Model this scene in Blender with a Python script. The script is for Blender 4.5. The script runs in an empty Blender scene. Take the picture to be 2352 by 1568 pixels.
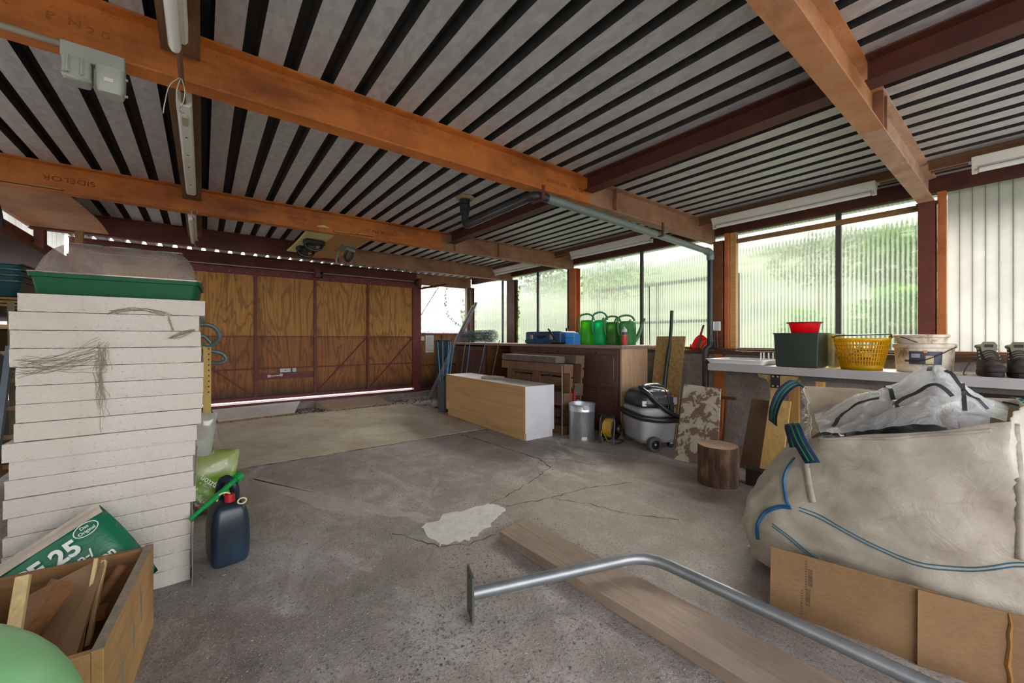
import bpy, bmesh, math, random
from mathutils import Vector, Matrix, Euler, noise as mnoise
random.seed(7)
SC = bpy.context.scene
COL = SC.collection
# ---------------------------------------------------------------- camera
cam = bpy.data.cameras.new('camera'); camo = bpy.data.objects.new('camera', cam); COL.objects.link(camo)
cam.sensor_width = 36.0; cam.sensor_fit = 'HORIZONTAL'; cam.lens = 36.0 * 920.0 / 2352.0
cam.shift_y = -8.0 / 2352.0; cam.clip_start = 0.05; cam.clip_end = 200
camo.location = (0, 0, 1.1); camo.rotation_euler = (math.pi / 2, 0, -math.radians(37.659))
SC.camera = camo
# ---------------------------------------------------------------- sky, sun, exposure
world = bpy.data.worlds.new('overcast_sky'); SC.world = world; world.use_nodes = True
_n = world.node_tree.nodes; _l = world.node_tree.links
_bg = _n['Background']; _bg.inputs['Strength'].default_value = 1.0
_tc = _n.new('ShaderNodeTexCoord'); _sp = _n.new('ShaderNodeSeparateXYZ'); _rp = _n.new('ShaderNodeValToRGB')
_l.new(_tc.outputs['Generated'], _sp.inputs[0]); _l.new(_sp.outputs['Z'], _rp.inputs[0]); _l.new(_rp.outputs[0], _bg.inputs[0])
_rp.color_ramp.elements[0].color = (1.00, 1.0, 1.0, 1); _rp.color_ramp.elements[1].color = (0.80, 0.90, 1.05, 1)
sun = bpy.data.lights.new('hazy_sun', 'SUN'); sun.energy = 2.0; sun.angle = math.radians(22); sun.color = (1.0, .95, .88)
suno = bpy.data.objects.new('hazy_sun', sun); COL.objects.link(suno)
suno.rotation_euler = Vector((-0.80, -0.12, -0.55)).to_track_quat('-Z', 'Y').to_euler()
suno.location = (8, 5, 10)
vs = SC.view_settings; vs.view_transform = 'Standard'; vs.look = 'None'; vs.gamma = 1.0; vs.use_curve_mapping = False
vs.exposure = 2.45
SC.cycles.use_denoising = True; SC.cycles.use_adaptive_sampling = True; SC.cycles.adaptive_threshold = .02
SC.cycles.max_bounces = 9; SC.cycles.diffuse_bounces = 5; SC.cycles.transmission_bounces = 8; SC.cycles.transparent_max_bounces = 24
SC.cycles.sample_clamp_indirect = 4.0
# ---------------------------------------------------------------- helpers
def lin(h):
    h = h.lstrip('#'); o = []
    for i in (0, 2, 4):
        c = int(h[i:i + 2], 16) / 255.0
        o.append(c / 12.92 if c <= 0.04045 else ((c + 0.055) / 1.055) ** 2.4)
    return tuple(o)
def rgba(c):
    if isinstance(c, str): c = lin(c)
    return (c[0], c[1], c[2], 1.0)
class NT:
    def __init__(s, name):
        s.m = bpy.data.materials.new(name); s.m.use_nodes = True
        s.t = s.m.node_tree; s.b = s.t.nodes['Principled BSDF']; s.o = s.t.nodes['Material Output']
    def n(s, typ, **k):
        x = s.t.nodes.new(typ)
        for a, v in k.items():
            if a.startswith('i_'):
                key = a[2:]; key = int(key) if key.isdigit() else key.replace('_', ' ')
                x.inputs[key].default_value = v
            else: setattr(x, a, v)
        return x
    def l(s, a, b): s.t.links.new(a, b)
    def coords(s, scale=(1, 1, 1), rot=(0, 0, 0), kind='Object'):
        tc = s.n('ShaderNodeTexCoord'); mp = s.n('ShaderNodeMapping')
        mp.inputs['Scale'].default_value = scale; mp.inputs['Rotation'].default_value = rot
        s.l(tc.outputs[kind], mp.inputs[0]); return mp.outputs[0]
    def noise(s, vec, scale, detail=5, rough=.6, dist=0):
        x = s.n('ShaderNodeTexNoise'); x.inputs['Scale'].default_value = scale; x.inputs['Detail'].default_value = detail
        x.inputs['Roughness'].default_value = rough; x.inputs['Distortion'].default_value = dist
        s.l(vec, x.inputs['Vector']); return x.outputs['Fac']
    def ramp(s, fac, stops):
        r = s.n('ShaderNodeValToRGB'); el = r.color_ramp.elements
        while len(el) < len(stops): el.new(0.5)
        for e, (p, c) in zip(el, stops):
            e.position = p; e.color = rgba(c) if not isinstance(c, (int, float)) else (c, c, c, 1)
        s.l(fac, r.inputs[0]); return r.outputs[0]
    def mix(s, fac, a, b, mode='MIX'):
        x = s.n('ShaderNodeMix', data_type='RGBA', blend_type=mode)
        for sock, v in ((x.inputs[0], fac), (x.inputs[6], a), (x.inputs[7], b)):
            if hasattr(v, 'links'): s.l(v, sock)
            elif isinstance(v, (int, float)): sock.default_value = v
            else: sock.default_value = rgba(v)
        return x.outputs[2]
    def bump(s, h, strength=.3, dist=.01):
        x = s.n('ShaderNodeBump'); x.inputs['Strength'].default_value = strength; x.inputs['Distance'].default_value = dist
        s.l(h, x.inputs['Height']); s.l(x.outputs[0], s.b.inputs['Normal'])
    def set(s, col=None, rough=None, metal=None, spec=None):
        for k, v in (('Base Color', col), ('Roughness', rough), ('Metallic', metal), ('Specular IOR Level', spec)):
            if v is None: continue
            if hasattr(v, 'links'): s.l(v, s.b.inputs[k])
            else: s.b.inputs[k].default_value = rgba(v) if k == 'Base Color' else v
_mc = {}
def mulc(c, k):
    if isinstance(c, str): c = lin(c)
    return tuple(min(1, x * k) for x in c)
def plain(name, col, rough=.5, metal=0, var=.12, scale=6, stretch=(1, 1, 1), bump=0, bscale=60, spec=.5, col2=None, lo=.35, hi=.65, detail=5):
    if name in _mc: return _mc[name]
    t = NT(name); v = t.coords(stretch)
    f = t.noise(v, scale, detail)
    a = mulc(col, 1 - var); b = mulc(col2, 1) if col2 is not None else mulc(col, 1 + var)
    t.set(col=t.ramp(f, [(lo, a), (hi, b)]), rough=rough, metal=metal, spec=spec)
    if bump: t.bump(t.noise(v, bscale, 4), bump, .01)
    _mc[name] = t.m; return t.m
def wood(name, c1, c2, axis='x', scale=14, rough=.7, bump=.15, dark=None, rings=3.0, lenk=.06):
    """grain runs along axis"""
    if name in _mc: return _mc[name]
    t = NT(name); k = lenk
    st = {'x': (k, 1, 1), 'y': (1, k, 1), 'z': (1, 1, k)}[axis]
    v = t.coords(st)
    f = t.noise(v, scale, 6, .6, rings)
    g = t.noise(v, scale * 6, 3, .6)
    c = t.ramp(f, [(.3, c1), (.5, c2), (.7, mulc(c1, .9))])
    c = t.mix(.25, c, t.ramp(g, [(.35, mulc(c1, .55)), (.65, c2)]))
    if dark is not None:
        d = t.noise(t.coords((1, 1, 1)), 2.2, 5, .65)
        c = t.mix(t.ramp(d, [(.42, 0.0), (.72, 0.75)]), c, dark)
    t.set(col=c, rough=rough)
    if bump: t.bump(g, bump, .004)
    _mc[name] = t.m; return t.m
class MB:
    def __init__(s): s.v = []; s.f = []
    def add(s, vs, fs, M=None):
        o = len(s.v)
        for p in vs:
            p = Vector(p); s.v.append(tuple(M @ p) if M else tuple(p))
        for f in fs: s.f.append(tuple(i + o for i in f))
        return s
    def box(s, x0, x1, y0, y1, z0, z1, M=None):
        return s.add([(x0, y0, z0), (x1, y0, z0), (x1, y1, z0), (x0, y1, z0), (x0, y0, z1), (x1, y0, z1), (x1, y1, z1), (x0, y1, z1)],
                     [(0, 3, 2, 1), (4, 5, 6, 7), (0, 1, 5, 4), (1, 2, 6, 5), (2, 3, 7, 6), (3, 0, 4, 7)], M)
    def cbox(s, c, size, rot=(0, 0, 0)):
        M = Matrix.Translation(c) @ Euler(rot).to_matrix().to_4x4(); a, b, d = (x / 2 for x in size)
        return s.box(-a, a, -b, b, -d, d, M)
    def bar(s, p0, p1, w, h, up=(0, 0, 1)):
        """rectangular bar from p0 to p1; w across, h along up"""
        p0 = Vector(p0); p1 = Vector(p1); d = p1 - p0; L = d.length; d.normalize(); up = Vector(up)
        x = d.cross(up)
        if x.length < 1e-4: x = d.cross(Vector((1, 0, 0)))
        x.normalize(); u = x.cross(d).normalized()
        M = Matrix(((d.x, x.x, u.x, p0.x), (d.y, x.y, u.y, p0.y), (d.z, x.z, u.z, p0.z), (0, 0, 0, 1)))
        return s.box(0, L, -w / 2, w / 2, -h / 2, h / 2, M)
    def extr(s, pts, p0, p1, up=(0, 0, 1), closed=True):
        """sweep a 2-D outline (across, up) from p0 to p1"""
        p0 = Vector(p0); p1 = Vector(p1); d = (p1 - p0); L = d.length; d.normalize(); up = Vector(up)
        x = d.cross(up).normalized(); u = x.cross(d).normalized(); n = len(pts)
        vs = [p0 + x * a + u * b for a, b in pts] + [p1 + x * a + u * b for a, b in pts]
        fs = [(i, (i + 1) % n, n + (i + 1) % n, n + i) for i in range(n if closed else n - 1)]
        if closed: fs += [tuple(range(n - 1, -1, -1)), tuple(range(n, 2 * n))]
        return s.add(vs, fs)
    def prism(s, pts, z0, z1, M=None):
        n = len(pts); vs = [(x, y, z0) for x, y in pts] + [(x, y, z1) for x, y in pts]
        return s.add(vs, [(i, (i + 1) % n, n + (i + 1) % n, n + i) for i in range(n)] + [tuple(range(n - 1, -1, -1)), tuple(range(n, 2 * n))], M)
    def tube(s, path, r, n=8, closed=False, caps=True):
        P = [Vector(p) for p in path]; m = len(P); R = r if isinstance(r, (list, tuple)) else [r] * m
        o = len(s.v); prev = None
        for i, p in enumerate(P):
            if closed: t = P[(i + 1) % m] - P[i - 1]
            else: t = P[min(i + 1, m - 1)] - P[max(i - 1, 0)]
            t.normalize()
            if prev is None:
                a = t.orthogonal().normalized()
            else:
                a = prev - t * prev.dot(t)
                a = a.normalized() if a.length > 1e-6 else t.orthogonal().normalized()
            prev = a; b = t.cross(a)
            for k in range(n):
                w = 2 * math.pi * k / n; s.v.append(tuple(p + (a * math.cos(w) + b * math.sin(w)) * R[i]))
        for i in range(m if closed else m - 1):
            for k in range(n):
                q = (i + 1) % m; s.f.append((o + i * n + k, o + i * n + (k + 1) % n, o + q * n + (k + 1) % n, o + q * n + k))
        if caps and not closed:
            s.f.append(tuple(o + k for k in range(n - 1, -1, -1))); s.f.append(tuple(o + (m - 1) * n + k for k in range(n)))
        return s
    def cyl(s, p0, p1, r, n=16, r1=None): return s.tube([p0, p1], [r, r if r1 is None else r1], n)
    def lathe(s, prof, n=24, M=None, a0=0, a1=2 * math.pi, sx=1, sy=1):
        """profile (r,z); open ends with r=0 close"""
        o = len(s.v); full = abs(a1 - a0 - 2 * math.pi) < 1e-6; k = n if full else n + 1
        for r, z in prof:
            for i in range(k):
                w = a0 + (a1 - a0) * i / n; p = Vector((r * math.cos(w) * sx, r * math.sin(w) * sy, z))
                s.v.append(tuple(M @ p) if M else tuple(p))
        for j in range(len(prof) - 1):
            for i in range(n):
                a = o + j * k + i; b = o + j * k + (i + 1) % k; s.f.append((a, b, b + k, a + k))
        return s
    def ball(s, c, r, n=10, m=6, sc=(1, 1, 1), rot=(0, 0, 0)):
        M = Matrix.Translation(c) @ Euler(rot).to_matrix().to_4x4() @ Matrix.Diagonal((r * sc[0], r * sc[1], r * sc[2], 1))
        return s.lathe([(math.sin(math.pi * j / m) + (1e-4 if j in (0, m) else 0), -math.cos(math.pi * j / m)) for j in range(m + 1)], n, M)
    def grid(s, fn, nu, nv):
        o = len(s.v)
        for j in range(nv + 1):
            for i in range(nu + 1): s.v.append(tuple(fn(i / nu, j / nv)))
        for j in range(nv):
            for i in range(nu):
                a = o + j * (nu + 1) + i; s.f.append((a, a + 1, a + nu + 2, a + nu + 1))
        return s
FR = {}
def finish_mesh(me, smooth):
    bm = bmesh.new(); bm.from_mesh(me)
    bmesh.ops.recalc_face_normals(bm, faces=bm.faces)
    if smooth == 'auto':
        for f in bm.faces: f.smooth = True
        for e in bm.edges:
            if len(e.link_faces) == 2 and e.calc_face_angle(0) > math.radians(35): e.smooth = False
    elif smooth:
        for f in bm.faces: f.smooth = True
    bm.to_mesh(me); bm.free()
def obj(name, mb, mat, parent=None, smooth='auto', bevel=0, subd=0, solid=0, label=None, weld=False):
    me = bpy.data.meshes.new(name); vs = mb.v
    if parent is None:
        xs, ys, zs = zip(*vs); L = Vector(((min(xs) + max(xs)) / 2, (min(ys) + max(ys)) / 2, min(zs)))
    else: L = FR[parent.name]
    me.from_pydata([(x - L.x, y - L.y, z - L.z) for x, y, z in vs], [], mb.f); me.update()
    if weld:
        bm = bmesh.new(); bm.from_mesh(me); bmesh.ops.remove_doubles(bm, verts=bm.verts, dist=1e-4); bm.to_mesh(me); bm.free()
    finish_mesh(me, smooth)
    o = bpy.data.objects.new(name, me); COL.objects.link(o)
    if mat: me.materials.append(mat)
    if parent is None: o.location = L
    else: o.parent = parent
    FR[o.name] = L
    if solid:
        m = o.modifiers.new('thickness', 'SOLIDIFY'); m.thickness = solid; m.offset = 0
    if bevel:
        m = o.modifiers.new('edge', 'BEVEL'); m.width = bevel; m.segments = 2; m.limit_method = 'ANGLE'; m.angle_limit = math.radians(40)
    if subd:
        m = o.modifiers.new('smooth', 'SUBSURF'); m.levels = subd; m.render_levels = subd
    if label: o['label'] = label
    return o
def tag(o, label, cat=None, group=None, kind=None):
    o['label'] = label
    if cat: o['category'] = cat
    if group: o['group'] = group
    if kind: o['kind'] = kind
    return o
def thing(name, label, cat, loc=(0, 0, 0), rz=0, group=None, kind=None, local=None):
    """Empty at the thing's base; local=True: its parts are built in its own frame"""
    o = bpy.data.objects.new(name, None); COL.objects.link(o); o.location = loc; o.rotation_euler = (0, 0, rz) if not isinstance(rz, tuple) else rz
    o.empty_display_size = .1
    tag(o, label, cat, group, kind)
    FR[o.name] = Vector((0, 0, 0)) if local else Vector(loc)
    return o
def copy_tree(o, parent=None, **k):
    c = o.copy(); COL.objects.link(c); c.parent = parent; FR[c.name] = FR[o.name]
    for ch in o.children: copy_tree(ch, c)
    for a, v in k.items(): c[a] = v
    return c
def text_mesh(name, txt, mat, parent, M, size, extrude=.0006, align='LEFT', bold=0, squeeze=1):
    cu = bpy.data.curves.new(name, 'FONT'); cu.body = txt; cu.size = size; cu.extrude = extrude; cu.align_x = align; cu.offset = bold; cu.resolution_u = 3
    tmp = bpy.data.objects.new(name + '_tmp', cu); COL.objects.link(tmp)
    dg = bpy.context.evaluated_depsgraph_get(); me = bpy.data.meshes.new_from_object(tmp.evaluated_get(dg))
    COL.objects.unlink(tmp); bpy.data.objects.remove(tmp); bpy.data.curves.remove(cu)
    mb = MB(); S = M @ Matrix.Diagonal((squeeze, 1, 1, 1))
    mb.add([v.co for v in me.vertices], [tuple(p.vertices) for p in me.polygons], S)
    bpy.data.meshes.remove(me)
    return obj(name, mb, mat, parent, smooth=False)
def frame_M(origin, xdir, zdir):
    """matrix whose x runs along xdir and z (the reader's side) along zdir"""
    x = Vector(xdir).normalized(); z = Vector(zdir); z = (z - x * z.dot(x)).normalized(); y = z.cross(x); o = Vector(origin)
    return Matrix(((x.x, y.x, z.x, o.x), (x.y, y.y, z.y, o.y), (x.z, y.z, z.z, o.z), (0, 0, 0, 1)))
def bez(pts, n=8):
    """Catmull-Rom through pts"""
    P = [Vector(p) for p in pts]; out = []
    for i in range(len(P) - 1):
        a = P[max(i - 1, 0)]; b = P[i]; c = P[i + 1]; d = P[min(i + 2, len(P) - 1)]
        for k in range(n):
            t = k / n; out.append(.5 * ((2 * b) + (c - a) * t + (2 * a - 5 * b + 4 * c - d) * t * t + (3 * b - a - 3 * c + d) * t ** 3))
    out.append(P[-1]); return out
# ---------------------------------------------------------------- materials of the building
def m_steel_paint(name, c, c2, dirt, dscale=3.0, rough=.62):
    t = NT(name); v = t.coords()
    f = t.noise(v, 5, 6, .65); g = t.noise(t.coords((.35, 1, 1)), dscale, 6, .7); h = t.noise(v, 60, 3)
    col = t.ramp(f, [(.33, c), (.66, c2)])
    col = t.mix(t.ramp(g, [(.52, 0.0), (.72, .8)]), col, dirt)
    col = t.mix(t.ramp(h, [(.62, 0.0), (.72, .5)]), col, dirt)
    t.set(col=col, rough=rough); t.bump(h, .08, .003); return t.m
BEAM_ORANGE = m_steel_paint('rusty_orange_paint', '#a85c22', '#c9772f', '#6b3413')
BEAM_BROWN = m_steel_paint('dusty_brown_primer', '#8d6248', '#a87d60', '#6d4a38', 6)
BEAM_RED = m_steel_paint('dark_red_primer', '#5a2a1e', '#74382a', '#3c1b14')
BEAM_PALE = m_steel_paint('worn_pink_primer', '#a98067', '#c4a187', '#7d5b47', 7)
PURLIN_DARK = m_steel_paint('dark_brown_primer', '#4a2118', '#5d2d20', '#2c1410')
FRAME_RED = plain('oxide_red_frame', '#6e2c2a', .55, var=.2, scale=14)
POST_ORANGE = m_steel_paint('orange_post_paint', '#b5622f', '#cc7a45', '#7c3d1d')
POST_GREY = plain('dark_grey_bar', '#4d4a48', .6, var=.15)
def m_galv():
    t = NT('galvanised_sheet'); v = t.coords((1, .45, 1))
    vo = t.n('ShaderNodeTexVoronoi'); vo.inputs['Scale'].default_value = 42; t.l(v, vo.inputs['Vector'])
    sep = t.n('ShaderNodeSeparateColor'); t.l(vo.outputs['Color'], sep.inputs[0])
    f = t.noise(v, 30, 5, .7); w = t.noise(t.coords((1, .25, 1)), 2.0, 6, .7)
    c = t.mix(.5, t.ramp(sep.outputs[0], [(.1, '#b4b4b8'), (.9, '#cfcfcd')]), t.ramp(f, [(.3, '#a5a4a4'), (.7, '#d6d5d2')]))
    c = t.mix(t.ramp(w, [(.55, 0.0), (.75, .35)]), c, '#7d746c')
    vo2 = t.n('ShaderNodeTexVoronoi', feature='DISTANCE_TO_EDGE'); vo2.inputs['Scale'].default_value = 1.1; t.l(t.coords(), vo2.inputs['Vector'])
    t.set(col=c, rough=t.ramp(f, [(.3, .42), (.7, .62)]), metal=.35); t.bump(f, .05, .002); return t.m
GALV = m_galv()
def m_floor():
    t = NT('worn_concrete'); v = t.coords()
    big = t.noise(v, .8, 8, .66, .6); mid = t.noise(v, 4.5, 8, .72, .4); fine = t.noise(v, 75, 5, .75); grit = t.noise(v, 190, 2, .6); dust = t.noise(t.coords((1, .5, 1)), 2.2, 8, .7, 1.2)
    c = t.ramp(big, [(.34, '#766b65'), (.46, '#958a85'), (.55, '#ada39f'), (.66, '#c6bebb')])
    c = t.mix(.42, c, t.ramp(mid, [(.34, '#685f59'), (.50, '#9c918c'), (.66, '#cdc5c1')]))
    c = t.mix(t.ramp(dust, [(.54, 0.0), (.66, .55)]), c, '#d2cac6')
    c = t.mix(t.ramp(fine, [(.36, .8), (.47, 0.0)]), c, '#544b46')
    c = t.mix(t.ramp(grit, [(.60, 0.0), (.68, .55)]), c, '#d9d2ca')
    warm = t.noise(v, .5, 4, .6)
    c = t.mix(t.ramp(warm, [(.46, 0.0), (.64, .45)]), c, '#8a7863')
    t.set(col=c, rough=t.ramp(mid, [(.3, .45), (.7, .8)]), spec=.45)
    ad = t.n('ShaderNodeMath', operation='ADD'); t.l(fine, ad.inputs[0]); t.l(mid, ad.inputs[1]); t.bump(ad.outputs[0], .8, .008); return t.m
FLOOR = m_floor()
def m_rough_wall():
    t = NT('rough_rendered_wall'); v = t.coords()
    a = t.noise(v, 3, 6, .7); b = t.noise(v, 40, 4, .7)
    c = t.ramp(a, [(.35, '#8f847d'), (.65, '#b5aaa2')]); c = t.mix(t.ramp(b, [(.54, 0.0), (.66, .55)]), c, '#5d534d')
    t.set(col=c, rough=.9); t.bump(b, .6, .01); return t.m
WALLM = m_rough_wall()
def m_ply(name, a, b, dk, stain):
    t = NT(name)
    v = t.coords((1, 1, .16))
    n0 = t.noise(v, 3.2, 3, .5, .6)
    mul = t.n('ShaderNodeMath', operation='MULTIPLY'); mul.inputs[1].default_value = 70; t.l(n0, mul.inputs[0])
    sn = t.n('ShaderNodeMath', operation='SINE'); t.l(mul.outputs[0], sn.inputs[0])
    fine = t.noise(t.coords((1, 1, .03)), 60, 4, .6)
    c = t.ramp(fine, [(.3, a), (.7, b)])
    c = t.mix(t.ramp(sn.outputs[0], [(.2, 0.0), (.95, .5)]), c, dk)
    vo = t.n('ShaderNodeTexVoronoi'); vo.inputs['Scale'].default_value = 3.4; t.l(t.coords((1, 1, .8)), vo.inputs['Vector'])
    c = t.mix(t.ramp(vo.outputs['Distance'], [(.015, .9), (.075, 0.0)]), c, mulc(dk, .5))
    w = t.noise(t.coords(), 2.0, 6, .7)
    c = t.mix(t.ramp(w, [(.48, 0.0), (.72, .6)]), c, stain)
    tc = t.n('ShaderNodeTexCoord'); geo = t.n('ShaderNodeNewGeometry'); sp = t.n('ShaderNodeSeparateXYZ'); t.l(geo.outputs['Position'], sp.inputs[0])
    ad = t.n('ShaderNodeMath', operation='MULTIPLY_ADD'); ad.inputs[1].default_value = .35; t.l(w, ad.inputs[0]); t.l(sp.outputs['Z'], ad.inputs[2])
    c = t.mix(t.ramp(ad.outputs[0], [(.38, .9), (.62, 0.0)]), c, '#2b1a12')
    t.set(col=c, rough=.62); t.bump(fine, .1, .003); return t.m
PLY_UP = m_ply('stained_plywood', '#a9722f', '#c8924a', '#5d3513', '#86572a')
PLY_LO = m_ply('weathered_red_plywood', '#8a5228', '#ad7036', '#4a2812', '#683a20')
PLY_WALL = m_ply('plywood_wall_sheet', '#7c5026', '#9c6a34', '#54310f', '#6a4222')
WHITE_PAINT = plain('white_gloss_paint', '#dcdad6', .4, var=.05)
def m_fluted(name, clear, fog, tint, scale=48, axis='y'):
    """ribbed translucent sheet: a see-through film, milky scatter and upright flutes"""
    t = NT(name); v = t.coords()
    w = t.n('ShaderNodeTexWave', wave_type='BANDS', bands_direction='Y' if axis == 'y' else 'X'); w.inputs['Scale'].default_value = scale
    w.inputs['Distortion'].default_value = .25; w.inputs['Detail'].default_value = 1; t.l(v, w.inputs['Vector'])
    bp = t.n('ShaderNodeBump'); bp.inputs['Strength'].default_value = .6; bp.inputs['Distance'].default_value = .012; t.l(w.outputs['Fac'], bp.inputs['Height'])
    rf = t.n('ShaderNodeBsdfRefraction'); rf.inputs['IOR'].default_value = 1.12; rf.inputs['Roughness'].default_value = .13; rf.inputs['Color'].default_value = rgba(tint)
    t.l(bp.outputs[0], rf.inputs['Normal'])
    tr = t.n('ShaderNodeBsdfTransparent'); tr.inputs['Color'].default_value = rgba(tint)
    tl = t.n('ShaderNodeBsdfTranslucent'); tl.inputs['Color'].default_value = rgba(fog); t.l(bp.outputs[0], tl.inputs['Normal'])
    gl = t.n('ShaderNodeBsdfGlossy'); gl.inputs['Roughness'].default_value = .25; t.l(bp.outputs[0], gl.inputs['Normal'])
    m1 = t.n('ShaderNodeMixShader'); m1.inputs[0].default_value = .42; t.l(tr.outputs[0], m1.inputs[1]); t.l(rf.outputs[0], m1.inputs[2])
    m2 = t.n('ShaderNodeMixShader'); t.l(m1.outputs[0], m2.inputs[2]); t.l(tl.outputs[0], m2.inputs[1])
    mm = t.n('ShaderNodeMapRange'); mm.inputs['To Min'].default_value = clear - .13; mm.inputs['To Max'].default_value = clear + .10; t.l(w.outputs['Fac'], mm.inputs['Value']); t.l(mm.outputs[0], m2.inputs[0])
    m3 = t.n('ShaderNodeMixShader'); m3.inputs[0].default_value = .05; t.l(m2.outputs[0], m3.inputs[1]); t.l(gl.outputs[0], m3.inputs[2])
    t.l(m3.outputs[0], t.o.inputs['Surface']); return t.m
POLYC = m_fluted('fluted_clear_polycarbonate', .89, '#c4c7be', '#f3f5f0', 10.5)
def m_milky(name, col, clear=.12):
    t = NT(name); v = t.coords()
    n = t.noise(v, 3, 6, .7)
    tl = t.n('ShaderNodeBsdfTranslucent'); t.l(t.ramp(n, [(.4, mulc(col, .86)), (.6, col)]), tl.inputs['Color'])
    df = t.n('ShaderNodeBsdfDiffuse'); df.inputs['Color'].default_value = rgba(col)
    tr = t.n('ShaderNodeBsdfTransparent')
    m1 = t.n('ShaderNodeMixShader'); m1.inputs[0].default_value = .3; t.l(tl.outputs[0], m1.inputs[1]); t.l(df.outputs[0], m1.inputs[2])
    m2 = t.n('ShaderNodeMixShader'); m2.inputs[0].default_value = clear; t.l(m1.outputs[0], m2.inputs[1]); t.l(tr.outputs[0], m2.inputs[2])
    t.l(m2.outputs[0], t.o.inputs['Surface']); return t.m
MILK = m_milky('milky_plastic_board', '#cdcbc6', .08)
MILK_L = m_milky('white_plastic_board', '#e4e2e0', .04)
PINE = wood('raw_pine', '#b58a52', '#cda36a', 'y', 16)
PINE_DARK = wood('aged_pine', '#7d5836', '#9a7249', 'y', 16)
DARKWOOD = wood('dark_old_timber', '#3c2a22', '#57402f', 'y', 16)
CONCRETE = plain('grey_concrete', '#8f8882', .9, var=.2, scale=9, bump=.4)

# ---------------------------------------------------------------- floor
ZC = 2.32            # underside of the roof sheets
mb = MB().box(-1.3, 4.5, -1.9, 7.0, -.12, 0)
floor = tag(obj('floor', mb, FLOOR), 'worn grey concrete floor with exposed pebbles, cracks and a pale patch', 'floor', kind='structure')
def blob(pts, z, jag=.012, sub=5):
    out = []
    for i in range(len(pts)):
        a = Vector(pts[i]); b = Vector(pts[(i + 1) % len(pts)])
        for k in range(sub):
            p = a.lerp(b, k / sub); out.append((p.x + random.uniform(-jag, jag), p.y + random.uniform(-jag, jag)))
    return out
PATCH = plain('pale_cement', '#cfcac6', .85, var=.10, scale=16, bump=.3, bscale=50)
mb = MB().prism(blob([(.992, 1.914), (1.018, 2.17), (1.22, 2.235), (1.50, 2.20), (1.56, 2.09), (1.38, 1.955), (1.16, 1.87)], 0, .022, 7), -.01, .0016)
obj('cement_patch', mb, PATCH, floor, smooth=False, label='pale smeared cement patch')
mb = MB().prism(blob([(.62, 2.75), (.80, 2.55), (.98, 2.33), (1.06, 2.20), (1.12, 2.26), (1.0, 2.48), (.86, 2.72), (.70, 3.0), (.52, 3.35), (.34, 3.72), (.30, 3.66), (.45, 3.2)], 0, .02), -.01, .0012)
obj('cement_streak', mb, plain('faded_cement_streak', '#aba39c', .85, var=.1, scale=14, bump=.3), floor, smooth=False)
def ribbon(path, w, z=.0012):
    mb = MB(); P = [Vector((x, y, 0)) for x, y in path]; Q = []
    for i in range(len(P) - 1):
        n = max(2, int((P[i + 1] - P[i]).length / .035))
        for k in range(n): Q.append(P[i].lerp(P[i + 1], k / n) + Vector((random.uniform(-.012, .012), random.uniform(-.012, .012), 0)))
    Q.append(P[-1]); L = []; R = []
    for i, p in enumerate(Q):
        t = (Q[min(i + 1, len(Q) - 1)] - Q[max(i - 1, 0)]).normalized(); s = Vector((-t.y, t.x, 0)); ww = w * random.uniform(.3, 1.1)
        L.append(p + s * ww / 2); R.append(p - s * ww / 2)
    for i in range(len(Q) - 1):
        mb.add([(L[i].x, L[i].y, z), (L[i + 1].x, L[i + 1].y, z), (R[i + 1].x, R[i + 1].y, z), (R[i].x, R[i].y, z)], [(0, 1, 2, 3)])
    return mb
CRACK = plain('crack_dirt', '#3c3530', .95, var=.2)
for path, w in (([(2.32, 3.95), (2.38, 3.5), (2.40, 3.1), (2.42, 2.75), (2.35, 2.5)], .014), ([(2.9, 3.2), (2.95, 2.9), (3.05, 2.65), (3.1, 2.4)], .010),
                ([(2.42, 2.75), (2.62, 2.55), (2.7, 2.3)], .008), ([(1.56, 2.09), (1.9, 2.02), (2.2, 2.0), (2.6, 1.86)], .009),
                ([(2.35, 2.5), (2.0, 2.35), (1.75, 2.25), (1.5, 2.2)], .008), ([(.85, 2.2), (.99, 1.91), (1.12, 1.83), (1.30, 1.83)], .007),
                ([(1.9, 2.02), (2.02, 1.8), (2.1, 1.55), (2.28, 1.3)], .007)):
    obj('crack', ribbon(path, w), CRACK, floor, smooth=False)
# pebbles standing proud of the worn surface
mb = MB(); oc = [(1, 0, 0), (0, 1, 0), (-1, 0, 0), (0, -1, 0), (0, 0, .9)]
for i in range(5200):
    y = random.uniform(.6, 2.3) if random.random() < .8 else random.uniform(2.2, 3.8); x = random.uniform(-.25, 1.6)
    if random.random() < .5: x = random.gauss(.75, .35); y = random.gauss(1.35, .3)
    if y < .55: continue
    if .95 < x < 1.55 and 1.9 < y < 2.25: continue
    a = random.uniform(0, 6.3); r = random.uniform(.0025, .0062) * (1.5 if random.random() < .12 else 1); e = random.uniform(.45, .9)
    M = Matrix.Translation((x, y, -.0008)) @ Matrix.Rotation(a, 4, 'Z') @ Matrix.Diagonal((r, r * e, .0026, 1))
    n = 7; mb.add([(math.cos(k * 6.283 / n), math.sin(k * 6.283 / n), 0) for k in range(n)] + [(math.cos(k * 6.283 / n) * .55, math.sin(k * 6.283 / n) * .55, 1) for k in range(n)],
                  [(k, (k + 1) % n, n + (k + 1) % n, n + k) for k in range(n)] + [tuple(range(n, 2 * n))], M)
p = obj('pebbles', mb, plain('grey_pebble', '#5f5b58', .55, var=.4, scale=25, col2='#8b857f'), floor); p['kind'] = 'stuff'
mb = MB()
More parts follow.
